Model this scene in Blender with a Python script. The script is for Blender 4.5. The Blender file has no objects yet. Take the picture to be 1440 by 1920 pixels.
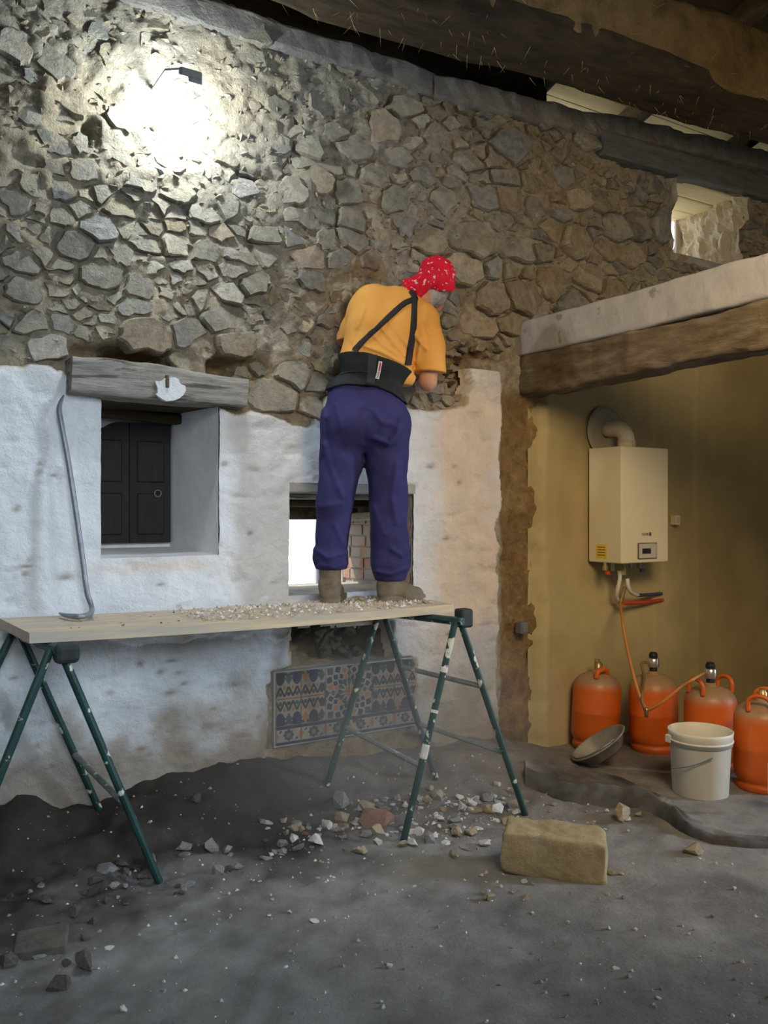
import bpy, bmesh, math, random
import numpy as np
from mathutils import Vector, Matrix, Euler

random.seed(7)
RNG = np.random.default_rng(11)
SC = bpy.context.scene
COL = SC.collection

# ------------------------------------------------------------------ camera
TH = math.radians(32.0)
CT, ST = math.cos(TH), math.sin(TH)
F = 1600.0            # focal length in pixels of the 1440x1920 frame
EYE = 1.5
cam_d = bpy.data.cameras.new('camera')
cam_d.sensor_fit = 'VERTICAL'
cam_d.sensor_height = 36.0
cam_d.sensor_width = 27.0
cam_d.lens = F / 1920.0 * 36.0
cam_d.clip_start = 0.05
cam = bpy.data.objects.new('camera', cam_d)
cam.location = (0, 0, EYE)
cam.rotation_euler = (math.radians(90), 0, -TH)
COL.objects.link(cam)
SC.camera = cam

# ------------------------------------------------------------------ view, world, lights
SC.view_settings.view_transform = 'Standard'
SC.view_settings.look = 'None'
SC.view_settings.gamma = 1.0
SC.view_settings.use_curve_mapping = False
SC.view_settings.exposure = 0.0

world = bpy.data.worlds.new('sky')
SC.world = world
world.use_nodes = True
wb = world.node_tree.nodes['Background']
wb.inputs[0].default_value = (0.93, 0.97, 1.0, 1)
wb.inputs[1].default_value = 2.2


def light(name, kind, loc, target, energy, color, size=None, size_y=None, spot=None, blend=0.5):
    d = bpy.data.lights.new(name, kind)
    d.energy = energy
    d.color = color
    if kind == 'AREA':
        d.shape = 'RECTANGLE'
        d.size = size
        d.size_y = size_y or size
    elif kind in ('POINT', 'SPOT'):
        d.shadow_soft_size = size or 0.05
        if kind == 'SPOT':
            d.spot_size = spot
            d.spot_blend = blend
    elif kind == 'SUN':
        d.angle = math.radians(1.0)
    o = bpy.data.objects.new(name, d)
    o.location = loc
    v = Vector(target) - Vector(loc)
    o.rotation_euler = v.to_track_quat('-Z', 'Y').to_euler()
    COL.objects.link(o)
    return o


# sunshine outside the wall (comes from beyond the wall, left)
light('sun', 'SUN', (3, 9, 9), (3 + 0.62, 9 - 0.30, 9 - 0.80), 5.0, (1.0, 0.9, 0.72))
# daylight standing in the barn door of the right-hand wall
light('door_daylight', 'AREA', (9.0, -1.15, 2.3), (1.8, 2.6, 0.2), 440, (0.66, 0.82, 1.0), 0.8, 1.8)
# added warm fill right of the camera, no fixture, turned to the boiler corner
rl_o = light('warm_fill', 'AREA', (2.2, 0.6, 3.0), (4.9, 4.0, 1.0), 35, (1.0, 0.76, 0.46), 1.3, 1.0)
rl_o.data.spread = math.radians(110)
# added cold spot above the frame, no fixture, shining down along the stones
light('added_flood', 'SPOT', (1.35, 3.30, 3.92), (1.30, 4.05, 1.3), 500, (0.88, 0.96, 1.0), 0.10, math.radians(104), 1.0)
# added cool fill behind the camera, reaching the wall under the board
light('front_fill', 'AREA', (0.2, -1.6, 2.9), (0.8, 4.0, 1.1), 17, (0.80, 0.91, 1.0), 1.6, 1.6).data.spread = math.radians(56)


# ------------------------------------------------------------------ projection helpers (pixel -> place)
def W(px, py, n):
    """point where the pixel meets the vertical plane Y = n (parallel to the stone wall)"""
    rx = (px - 720.0) / F
    Y = n / (CT - rx * ST)
    return Vector(((rx * CT + ST) * Y, n, EYE + (960.0 - py) / F * Y))


def G(px, py, z=0.0):
    """point where the pixel meets the level plane at height z"""
    Y = (EYE - z) * F / (py - 960.0)
    return D(px, py, Y)


def D(px, py, Y):
    """point at camera depth Y"""
    rx = (px - 720.0) / F
    return Vector(((rx * CT + ST) * Y, (CT - rx * ST) * Y, EYE + (960.0 - py) / F * Y))


def PX(u, n, z):
    X = u * CT - n * ST
    Y = u * ST + n * CT
    return 720 + F * X / Y, 960 - F * (z - EYE) / Y


# ------------------------------------------------------------------ noise
def _hash(ix, iy, iz, seed):
    h = (ix.astype(np.int64) * 374761393 + iy.astype(np.int64) * 668265263 + iz.astype(np.int64) * 2147483647 + seed * 974634533) & 0xFFFFFFFF
    h = ((h ^ (h >> 13)) * 1274126177) & 0xFFFFFFFF
    h = ((h ^ (h >> 15)) * 2246822519) & 0xFFFFFFFF
    h = h ^ (h >> 16)
    return (h & 0xFFFFFF) / float(0xFFFFFF)


def vn(p, scale=1.0, seed=0):
    p = np.asarray(p, float) * scale
    i = np.floor(p)
    f = p - i
    f = f * f * f * (f * (f * 6 - 15) + 10)
    i = i.astype(np.int64)
    r = 0
    for dx in (0, 1):
        for dy in (0, 1):
            for dz in (0, 1):
                w = (f[:, 0] if dx else 1 - f[:, 0]) * (f[:, 1] if dy else 1 - f[:, 1]) * (f[:, 2] if dz else 1 - f[:, 2])
                r = r + w * _hash(i[:, 0] + dx, i[:, 1] + dy, i[:, 2] + dz, seed)
    return r * 2 - 1


def fbm(p, scale=1.0, octaves=4, seed=0, gain=0.5):
    a, r, t = 1.0, 0, 0
    for k in range(octaves):
        r = r + a * vn(p, scale * 2 ** k, seed + k * 17)
        t += a
        a *= gain
    return r / t


def sstep(a, b, x):
    t = np.clip((x - a) / (b - a), 0, 1)
    return t * t * (3 - 2 * t)


# ------------------------------------------------------------------ materials
MATS = {}


def mat(name, c1, c2=None, scale=6.0, rough=0.85, bump=0.0, bscale=40.0, attr=None, metal=0.0, detail=6.0,
        c3=None, c3scale=3.0, c3lo=0.55, c3hi=0.65, stretch=None, attr_mix=1.0, bdist=0.01, spec=0.3, emit=None):
    if name in MATS:
        return MATS[name]
    m = bpy.data.materials.new(name)
    m.use_nodes = True
    nt = m.node_tree
    N, L = nt.nodes, nt.links
    b = N['Principled BSDF']
    b.inputs['Roughness'].default_value = rough
    b.inputs['Metallic'].default_value = metal
    b.inputs['Specular IOR Level'].default_value = spec
    tc = N.new('ShaderNodeTexCoord')
    co = tc.outputs['Object']
    if stretch:
        mp = N.new('ShaderNodeMapping')
        mp.inputs['Scale'].default_value = stretch
        L.new(co, mp.inputs['Vector'])
        co = mp.outputs['Vector']
    n1 = N.new('ShaderNodeTexNoise')
    n1.inputs['Scale'].default_value = scale
    n1.inputs['Detail'].default_value = detail
    n1.inputs['Roughness'].default_value = 0.65
    L.new(co, n1.inputs['Vector'])
    mx = N.new('ShaderNodeMix')
    mx.data_type = 'RGBA'
    r = N.new('ShaderNodeMapRange')
    r.inputs['From Min'].default_value = 0.32
    r.inputs['From Max'].default_value = 0.68
    L.new(n1.outputs['Fac'], r.inputs['Value'])
    L.new(r.outputs['Result'], mx.inputs['Factor'])
    mx.inputs['A'].default_value = (*c1, 1)
    mx.inputs['B'].default_value = (*(c2 or c1), 1)
    col = mx.outputs['Result']
    if attr:
        at = N.new('ShaderNodeAttribute')
        at.attribute_name = attr
        m2 = N.new('ShaderNodeMix')
        m2.data_type = 'RGBA'
        m2.blend_type = 'MULTIPLY'
        m2.inputs['Factor'].default_value = attr_mix
        L.new(col, m2.inputs['A'])
        L.new(at.outputs['Color'], m2.inputs['B'])
        col = m2.outputs['Result']
    if c3:
        n3 = N.new('ShaderNodeTexNoise')
        n3.inputs['Scale'].default_value = c3scale
        n3.inputs['Detail'].default_value = 5
        L.new(co, n3.inputs['Vector'])
        r3 = N.new('ShaderNodeMapRange')
        r3.inputs['From Min'].default_value = c3lo
        r3.inputs['From Max'].default_value = c3hi
        L.new(n3.outputs['Fac'], r3.inputs['Value'])
        m3 = N.new('ShaderNodeMix')
        m3.data_type = 'RGBA'
        L.new(r3.outputs['Result'], m3.inputs['Factor'])
        L.new(col, m3.inputs['A'])
        m3.inputs['B'].default_value = (*c3, 1)
        col = m3.outputs['Result']
    L.new(col, b.inputs['Base Color'])
    if bump:
        nb = N.new('ShaderNodeTexNoise')
        nb.inputs['Scale'].default_value = bscale
        nb.inputs['Detail'].default_value = 8
        nb.inputs['Roughness'].default_value = 0.7
        L.new(co, nb.inputs['Vector'])
        bp = N.new('ShaderNodeBump')
        bp.inputs['Strength'].default_value = bump
        bp.inputs['Distance'].default_value = bdist
        L.new(nb.outputs['Fac'], bp.inputs['Height'])
        L.new(bp.outputs['Normal'], b.inputs['Normal'])
    if emit:
        b.inputs['Emission Color'].default_value = (*emit[:3], 1)
        b.inputs['Emission Strength'].default_value = emit[3]
    MATS[name] = m
    return m


M_STONE = mat('rubble_stone', (0.88, 0.865, 0.815), (1.65, 1.57, 1.41), 22, 0.92, 1.0, 48, attr='Col', bdist=0.03, c3=(0.48, 0.43, 0.34), c3scale=9, c3lo=0.56, c3hi=0.63)
M_MORTAR = mat('lime_mortar', (0.80, 0.765, 0.695), (1.6, 1.52, 1.37), 18, 0.95, 1.0, 42, attr='Col', bdist=0.035)
M_PLASTER = mat('whitewash', (0.68, 0.70, 0.735), (0.82, 0.84, 0.87), 5, 0.9, 0.85, 30, attr='Col', bdist=0.018)
M_RENDER = mat('cement_render', (0.42, 0.345, 0.185), (0.53, 0.44, 0.245), 2.2, 0.9, 0.3, 24, attr='Col', bdist=0.008)
M_REVEAL = mat('reveal_whitewash', (0.62, 0.62, 0.63), (0.76, 0.76, 0.77), 5, 0.9, 0.5, 24)
M_FLOOR = mat('dusty_floor', (0.68, 0.68, 0.70), (1.1, 1.1, 1.1), 5.5, 0.95, 0.8, 45, attr='Col', bdist=0.02)
M_OLDWOOD = mat('weathered_wood', (0.20, 0.18, 0.16), (0.44, 0.41, 0.37), 5, 0.9, 0.8, 14, stretch=(1, 9, 9), bdist=0.015, c3=(0.12, 0.10, 0.085), c3scale=4)
M_PALEWOOD = mat('pale_board', (0.52, 0.40, 0.25), (0.66, 0.54, 0.37), 6, 0.75, 0.25, 12, stretch=(0.8, 9, 9), c3=(0.44, 0.385, 0.32), c3scale=2.5, c3lo=0.40, c3hi=0.58)
M_DARKWOOD = mat('dark_shutter_wood', (0.010, 0.008, 0.010), (0.020, 0.015, 0.016), 6, 0.6, 0.3, 20, stretch=(6, 6, 1))
M_BLACKWOOD = mat('near_black_wood', (0.030, 0.022, 0.014), (0.085, 0.060, 0.032), 4, 0.95, 0.8, 14, stretch=(1, 4, 4), bdist=0.02)  # near-black wood, also carries the shade under the roof beam
M_MUDBEAM = mat('mud_daubed_beam', (0.17, 0.11, 0.04), (0.34, 0.23, 0.10), 4, 0.95, 0.9, 14, bdist=0.03, c3=(0.05, 0.035, 0.02), c3scale=3, c3lo=0.52, c3hi=0.68)
M_TIMBER = mat('brown_timber', (0.11, 0.075, 0.042), (0.25, 0.19, 0.12), 5, 0.92, 0.9, 16, stretch=(4, 1, 4), bdist=0.02, c3=(0.25, 0.205, 0.155), c3scale=5, c3lo=0.56, c3hi=0.72)
M_CONC = mat('concrete_beam', (0.36, 0.34, 0.33), (0.46, 0.44, 0.42), 7, 0.9, 0.5, 40, c3=(0.24, 0.22, 0.20), c3scale=9, c3lo=0.66, c3hi=0.72)
M_BLUEWOOD = mat('grey_blue_timber', (0.10, 0.105, 0.11), (0.18, 0.185, 0.19), 5, 0.9, 0.6, 16, stretch=(1, 7, 7))
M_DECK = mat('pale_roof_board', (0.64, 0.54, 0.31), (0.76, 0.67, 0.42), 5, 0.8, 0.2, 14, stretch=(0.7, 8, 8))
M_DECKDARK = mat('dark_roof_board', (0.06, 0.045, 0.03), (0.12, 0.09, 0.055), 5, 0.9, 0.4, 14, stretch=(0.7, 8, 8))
M_GREEN = mat('green_paint', (0.011, 0.036, 0.032), (0.02, 0.062, 0.055), 9, 0.45, 0.15, 60, c3=(0.55, 0.55, 0.48), c3scale=16, c3lo=0.60, c3hi=0.64)
M_DUSTY = mat('dusty_green_paint', (0.14, 0.17, 0.16), (0.26, 0.28, 0.27), 12, 0.8, 0.3, 60, c3=(0.55, 0.55, 0.50), c3scale=18, c3lo=0.60, c3hi=0.66)
M_BLACKIRON = mat('black_iron', (0.015, 0.02, 0.02), (0.035, 0.04, 0.04), 8, 0.6, 0.2, 50)
M_STEEL = mat('worn_steel', (0.19, 0.20, 0.23), (0.30, 0.31, 0.34), 20, 0.45, 0.15, 60, metal=0.55)
M_SILVER = mat('silver_regulator', (0.6, 0.58, 0.52), (0.7, 0.68, 0.62), 10, 0.3, metal=0.9)
M_BRASS = mat('brass', (0.38, 0.30, 0.14), (0.50, 0.40, 0.2), 10, 0.4, metal=0.8)
M_ORANGE = mat('orange_enamel', (0.62, 0.115, 0.012), (0.75, 0.16, 0.02), 5, 0.42, 0.1, 40, attr='Col', spec=0.5)
M_HOSE = mat('orange_hose', (0.50, 0.20, 0.05), (0.6, 0.25, 0.07), 8, 0.55)
M_HOSEDARK = mat('dusty_hose', (0.20, 0.13, 0.07), (0.28, 0.18, 0.1), 8, 0.7)
M_BOILER = mat('boiler_enamel', (0.70, 0.62, 0.42), (0.74, 0.66, 0.45), 3, 0.42, spec=0.45)
M_BOILERTRIM = mat('boiler_panel', (0.50, 0.47, 0.40), None, 3, 0.4)
M_FLUE = mat('cream_flue', (0.68, 0.60, 0.45), (0.74, 0.66, 0.5), 6, 0.55, 0.1, 30)
M_BLACK = mat('black_plastic', (0.012, 0.012, 0.014), (0.02, 0.02, 0.022), 8, 0.5)
M_YELLOW = mat('yellow_label', (0.75, 0.48, 0.03), (0.8, 0.55, 0.08), 30, 0.6)
M_PRINT = mat('grey_print', (0.10, 0.09, 0.08), None, 5, 0.6)
M_RED = mat('red_pipe', (0.55, 0.05, 0.02), (0.6, 0.08, 0.03), 8, 0.5)
M_BLUE = mat('blue_pipe', (0.05, 0.06, 0.13), (0.08, 0.09, 0.18), 8, 0.5)
M_CREAMPIPE = mat('cream_pipe', (0.70, 0.66, 0.55), None, 8, 0.5)
M_BUCKET = mat('white_bucket_plastic', (0.72, 0.69, 0.60), (0.80, 0.77, 0.68), 5, 0.45, attr='Col', c3=(0.60, 0.56, 0.48), c3scale=4, c3lo=0.58, c3hi=0.75)
M_RUBBER = mat('dusty_rubber', (0.20, 0.19, 0.17), (0.34, 0.32, 0.29), 7, 0.9, 0.3, 40, c3=(0.42, 0.40, 0.37), c3scale=8, c3lo=0.52, c3hi=0.7)
M_TARP = mat('dark_dusty_tarp', (0.055, 0.055, 0.065), (0.22, 0.21, 0.20), 4.5, 0.85, 0.4, 30, attr='Col')
M_BLOCK = mat('yellow_limestone', (0.36, 0.28, 0.15), (0.56, 0.46, 0.29), 8, 0.95, 0.8, 30, bdist=0.02, c3=(0.34, 0.30, 0.24), c3scale=7, c3lo=0.58, c3hi=0.7)
M_FRAG_W = mat('plaster_fragment', (0.52, 0.50, 0.47), (0.72, 0.70, 0.67), 12, 0.95, 0.5, 40)
M_FRAG_G = mat('grey_fragment', (0.20, 0.20, 0.20), (0.36, 0.35, 0.34), 12, 0.95, 0.6, 40)
M_FRAG_T = mat('tan_fragment', (0.33, 0.26, 0.17), (0.48, 0.40, 0.28), 12, 0.95, 0.6, 40)
M_FRAG_R = mat('brick_fragment', (0.20, 0.10, 0.065), (0.29, 0.16, 0.11), 12, 0.95, 0.6, 40)
M_FRAG_D = mat('dark_fragment', (0.07, 0.06, 0.05), (0.15, 0.13, 0.11), 12, 0.95, 0.6, 40)
M_BRICK = mat('old_brick', (0.26, 0.13, 0.10), (0.42, 0.26, 0.21), 12, 0.9, 0.8, 40, c3=(0.30, 0.27, 0.265), c3scale=11, c3lo=0.46, c3hi=0.6)
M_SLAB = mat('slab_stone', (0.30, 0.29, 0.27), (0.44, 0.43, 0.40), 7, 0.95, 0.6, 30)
M_SKIN = mat('skin', (0.50, 0.25, 0.15), (0.58, 0.31, 0.20), 10, 0.6)
M_SHIRT = mat('orange_cotton', (0.80, 0.40, 0.10), (0.86, 0.45, 0.125), 6, 0.9, 0.25, 300, spec=0.1)
M_TROUSER = mat('navy_cotton', (0.027, 0.026, 0.092), (0.044, 0.041, 0.135), 5, 0.9, 0.25, 300, spec=0.15)
M_BELT = mat('black_back_support', (0.010, 0.013, 0.015), (0.022, 0.026, 0.028), 7, 0.8, 0.3, 120)
M_STRAP = mat('charcoal_strap', (0.022, 0.022, 0.027), (0.034, 0.034, 0.04), 20, 0.85)
M_HAIR = mat('grey_hair', (0.32, 0.33, 0.34), (0.50, 0.51, 0.53), 30, 0.9, 0.8, 90)
M_BOOT = mat('dusty_suede', (0.11, 0.09, 0.06), (0.22, 0.185, 0.135), 10, 0.95, 0.5, 60)
M_SOLE = mat('boot_sole', (0.13, 0.11, 0.08), (0.22, 0.19, 0.14), 10, 0.9, 0.4, 40)
M_BANDANA = mat('red_bandana', (0.62, 0.010, 0.035), (0.72, 0.018, 0.05), 8, 0.8, 0.2, 200, c3=(0.80, 0.62, 0.70), c3scale=48, c3lo=0.615, c3hi=0.65, spec=0.15)
M_WHITEPRINT = mat('white_print', (0.75, 0.75, 0.75), None, 5, 0.7)
M_REDPRINT = mat('red_print', (0.55, 0.06, 0.05), None, 5, 0.7)
M_TILE = mat('tile_ground', (0.20, 0.17, 0.13), (0.27, 0.23, 0.175), 9, 0.45, spec=0.5)
M_TNAVY = mat('tile_navy', (0.018, 0.020, 0.038), (0.03, 0.032, 0.055), 12, 0.4, spec=0.5)
M_TGREEN = mat('tile_green', (0.028, 0.055, 0.045), (0.05, 0.075, 0.065), 12, 0.4, spec=0.5)
M_TORANGE = mat('tile_orange', (0.24, 0.095, 0.03), (0.30, 0.13, 0.05), 12, 0.4, spec=0.5)
M_TBLACK = mat('tile_black', (0.02, 0.02, 0.022), (0.035, 0.035, 0.035), 12, 0.4, spec=0.5)
M_STRAW = mat('straw', (0.42, 0.30, 0.12), (0.55, 0.42, 0.2), 9, 0.9)
M_GROUND = mat('sunlit_ground', (0.62, 0.60, 0.55), (0.72, 0.70, 0.66), 2, 0.9)
M_PALEWALL = mat('outer_pale_wall', (0.82, 0.82, 0.80), (0.88, 0.88, 0.86), 2, 0.9)
M_RAIL = mat('pale_rail', (0.13, 0.14, 0.20), None, 2, 0.6)
M_ROOM = mat('dim_room_wall', (0.34, 0.31, 0.27), (0.44, 0.40, 0.35), 2, 0.95, 0.5, 10)
M_LAMPGREY = mat('grey_lamp_housing', (0.26, 0.26, 0.25), (0.32, 0.32, 0.30), 8, 0.6)
M_SOCKET = mat('cream_socket', (0.66, 0.58, 0.42), None, 5, 0.5)
M_GREYBOX = mat('grey_junction_box', (0.16, 0.16, 0.17), None, 5, 0.5)


# ------------------------------------------------------------------ object helpers
def tag(o, label=None, cat=None, group=None, kind=None):
    if label:
        o['label'] = label
    if cat:
        o['category'] = cat
    if group:
        o['group'] = group
    if kind:
        o['kind'] = kind
    return o


def empty(name, loc, label, cat, group=None, rot=None):
    o = bpy.data.objects.new(name, None)
    o.location = loc
    if rot is not None:
        o.rotation_euler = rot
    o.empty_display_size = 0.05
    COL.objects.link(o)
    return tag(o, label, cat, group)


def mesh_data(name, verts, faces, m, smooth=False, cols=None, origin=(0, 0, 0), midx=None):
    v = np.asarray(verts, float) - np.asarray(origin, float)
    me = bpy.data.meshes.new(name)
    fs = faces.tolist() if isinstance(faces, np.ndarray) else [list(map(int, f)) for f in faces]
    me.from_pydata(v.tolist(), [], fs)
    for mm in (m if isinstance(m, (list, tuple)) else [m]):
        me.materials.append(mm)
    if midx is not None:
        me.polygons.foreach_set('material_index', np.asarray(midx, np.int32))
    if smooth:
        me.polygons.foreach_set('use_smooth', np.ones(len(me.polygons), bool))
    if cols is not None:
        a = me.color_attributes.new('Col', 'FLOAT_COLOR', 'POINT')
        c = np.ones((len(v), 4), np.float32)
        c[:, :3] = cols
        a.data.foreach_set('color', c.ravel())
    me.update()
    return me


def mk(name, verts, faces, m, parent=None, smooth=False, cols=None, origin=None, midx=None):
    """one mesh object. verts are in world space; with a parent (unrotated) they are stored relative to it."""
    v = np.asarray(verts, float)
    if parent is not None:
        org = np.array(root_loc(parent))
    elif origin is not None:
        org = np.asarray(origin, float)
    else:
        lo, hi = v.min(0), v.max(0)
        org = np.array([(lo[0] + hi[0]) / 2, (lo[1] + hi[1]) / 2, lo[2]])
    me = mesh_data(name, v, faces, m, smooth, cols, org, midx)
    o = bpy.data.objects.new(name, me)
    COL.objects.link(o)
    if parent is not None:
        o.parent = parent
    else:
        o.location = org
    return o


def root_loc(o):
    l = Vector((0, 0, 0))
    while o is not None:
        l = l + Vector(o.location)
        o = o.parent
    return l


def join(*parts):
    vs, fs, n = [], [], 0
    for v, f in parts:
        v = np.asarray(v, float)
        vs.append(v)
        fs += [[i + n for i in ff] for ff in (f.tolist() if isinstance(f, np.ndarray) else f)]
        n += len(v)
    return np.vstack(vs), fs


def box(lo, hi):
    x0, y0, z0 = lo
    x1, y1, z1 = hi
    v = [(x0, y0, z0), (x1, y0, z0), (x1, y1, z0), (x0, y1, z0), (x0, y0, z1), (x1, y0, z1), (x1, y1, z1), (x0, y1, z1)]
    f = [(3, 2, 1, 0), (4, 5, 6, 7), (0, 1, 5, 4), (1, 2, 6, 5), (2, 3, 7, 6), (3, 0, 4, 7)]
    return np.array(v, float), f


def bevel_box(lo, hi, b=0.004, seg=2):
    bm = bmesh.new()
    v, f = box(lo, hi)
    vs = [bm.verts.new(p) for p in v]
    for ff in f:
        bm.faces.new([vs[i] for i in ff])
    bmesh.ops.bevel(bm, geom=list(bm.edges), offset=b, segments=seg, affect='EDGES', profile=0.5)
    bm.verts.index_update()
    out = np.array([p.co[:] for p in bm.verts]), [[q.index for q in ff.verts] for ff in bm.faces]
    bm.free()
    return out


def tube(pts, r, seg=10, cap=True):
    pts = [Vector(p) for p in pts]
    n = len(pts)
    rr = r if isinstance(r, (list, tuple)) else [r] * n
    vs, fs = [], []
    up = None
    for i, p in enumerate(pts):
        d = (pts[min(i + 1, n - 1)] - pts[max(i - 1, 0)]).normalized()
        if up is None:
            up = Vector((0, 0, 1)) if abs(d.z) < 0.9 else Vector((1, 0, 0))
        a = d.cross(up).normalized()
        b = a.cross(d).normalized()
        up = b
        for k in range(seg):
            t = 2 * math.pi * k / seg
            vs.append(p + (a * math.cos(t) + b * math.sin(t)) * rr[i])
    for i in range(n - 1):
        for k in range(seg):
            fs.append([i * seg + k, i * seg + (k + 1) % seg, (i + 1) * seg + (k + 1) % seg, (i + 1) * seg + k])
    if cap:
        fs.append(list(range(seg))[::-1])
        fs.append([(n - 1) * seg + k for k in range(seg)])
    fs = [f[::-1] for f in fs]
    return np.array([v[:] for v in vs]), fs


def spline(pts, per=8):
    P = [Vector(p) for p in pts]
    out = []
    for i in range(len(P) - 1):
        p0, p1, p2, p3 = P[max(i - 1, 0)], P[i], P[i + 1], P[min(i + 2, len(P) - 1)]
        for k in range(per):
            t = k / per
            out.append(0.5 * ((2 * p1) + (p2 - p0) * t + (2 * p0 - 5 * p1 + 4 * p2 - p3) * t * t + (3 * p1 - p0 - 3 * p2 + p3) * t ** 3))
    out.append(P[-1])
    return out


def lathe(profile, seg=32, c=(0, 0, 0)):
    vs, fs = [], []
    for r, z in profile:
        for k in range(seg):
            t = 2 * math.pi * k / seg
            vs.append((c[0] + r * math.cos(t), c[1] + r * math.sin(t), c[2] + z))
    for i in range(len(profile) - 1):
        for k in range(seg):
            fs.append([i * seg + k, i * seg + (k + 1) % seg, (i + 1) * seg + (k + 1) % seg, (i + 1) * seg + k])
    return np.array(vs), fs


def beam(p0, p1, side, w, h, seg=40, prof=None, wob=0.01, rough=0.008, seed=1, nring=20, round_=0.25):
    """rough squared beam from p0 to p1; side = unit vector across, h along z. Returns verts, faces."""
    p0, p1, side = np.array(p0, float), np.array(p1, float), np.array(side, float)
    d = p1 - p0
    Ld = np.linalg.norm(d)
    dn = d / Ld
    up = np.cross(side, dn)
    if up[2] < 0:
        up = -up
    ang = np.linspace(0, 2 * math.pi, nring, endpoint=False) + math.pi / nring
    ca, sa = np.cos(ang), np.sin(ang)
    e = 2.0 / (2 + 8 * (1 - round_))
    cx = np.sign(ca) * np.abs(ca) ** e
    cy = np.sign(sa) * np.abs(sa) ** e
    vs = []
    for i in range(seg + 1):
        t = i / seg
        c = p0 + d * t
        ww, hh = (w, h) if prof is None else prof(t, w, h)
        ring = c + np.outer(cx * ww / 2, side) + np.outer(cy * hh / 2, up)
        vs.append(ring)
    V = np.vstack(vs)
    cen = np.repeat(np.array([p0 + d * (i / seg) for i in range(seg + 1)]), nring, 0)
    out = V - cen
    out /= np.linalg.norm(out, axis=1)[:, None] + 1e-9
    lateral = np.outer(vn(cen, 1.3, seed) * wob, side) + np.outer(vn(cen, 1.5, seed + 5) * wob, up)
    V = V + lateral + out * (fbm(V, 9, 4, seed + 9) * rough)[:, None]
    fs = []
    for i in range(seg):
        for k in range(nring):
            fs.append([i * nring + k, i * nring + (k + 1) % nring, (i + 1) * nring + (k + 1) % nring, (i + 1) * nring + k])
    fs.append(list(range(nring))[::-1])
    fs.append([seg * nring + k for k in range(nring)])
    # orientation
    a, b, c = V[fs[0][0]], V[fs[0][1]], V[fs[0][2]]
    if np.dot(np.cross(b - a, c - a), out[0]) < 0:
        fs = [f[::-1] for f in fs]
    return V, fs


# ------------------------------------------------------------------ signed distance bodies (surface nets)
def caps(p, a, b, ra, rb=None):
    rb = ra if rb is None else rb
    a, b = np.array(a, float), np.array(b, float)
    d = b - a
    t = np.clip(((p - a) @ d) / max(d @ d, 1e-12), 0, 1)
    q = a + t[:, None] * d
    return np.linalg.norm(p - q, axis=1) - (ra + (rb - ra) * t)


def smin(a, b, k):
    h = np.clip(0.5 + 0.5 * (b - a) / k, 0, 1)
    return b * (1 - h) + a * h - k * h * (1 - h)


def chain(p, nodes, k=0.02):
    """nodes: list of (point, radius)"""
    r = None
    for (a, ra), (b, rb) in zip(nodes[:-1], nodes[1:]):
        c = caps(p, a, b, ra, rb)
        r = c if r is None else smin(r, c, k)
    return r


def ridge(p, pts, r, amp):
    """a cloth fold: a soft ridge along a line on the side of the garment that is turned to the room"""
    X, Yd = p[:, 0] * CT - p[:, 1] * ST, p[:, 0] * ST + p[:, 1] * CT
    q = np.stack([X / Yd, (p[:, 2] - EYE) / Yd], 1) * 4.4
    w = [np.array([(t[0] * CT - t[1] * ST) / (t[0] * ST + t[1] * CT), (t[2] - EYE) / (t[0] * ST + t[1] * CT)]) * 4.4 for t in pts]
    d = None
    for a, b in zip(w[:-1], w[1:]):
        e = b - a
        t = np.clip(((q - a) @ e) / max(e @ e, 1e-12), 0, 1)
        c = np.linalg.norm(q - a - t[:, None] * e, axis=1)
        d = c if d is None else np.minimum(d, c)
    return amp * np.exp(-(d / r) ** 2) * (1 - sstep(4.44, 4.56, Yd))


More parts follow.
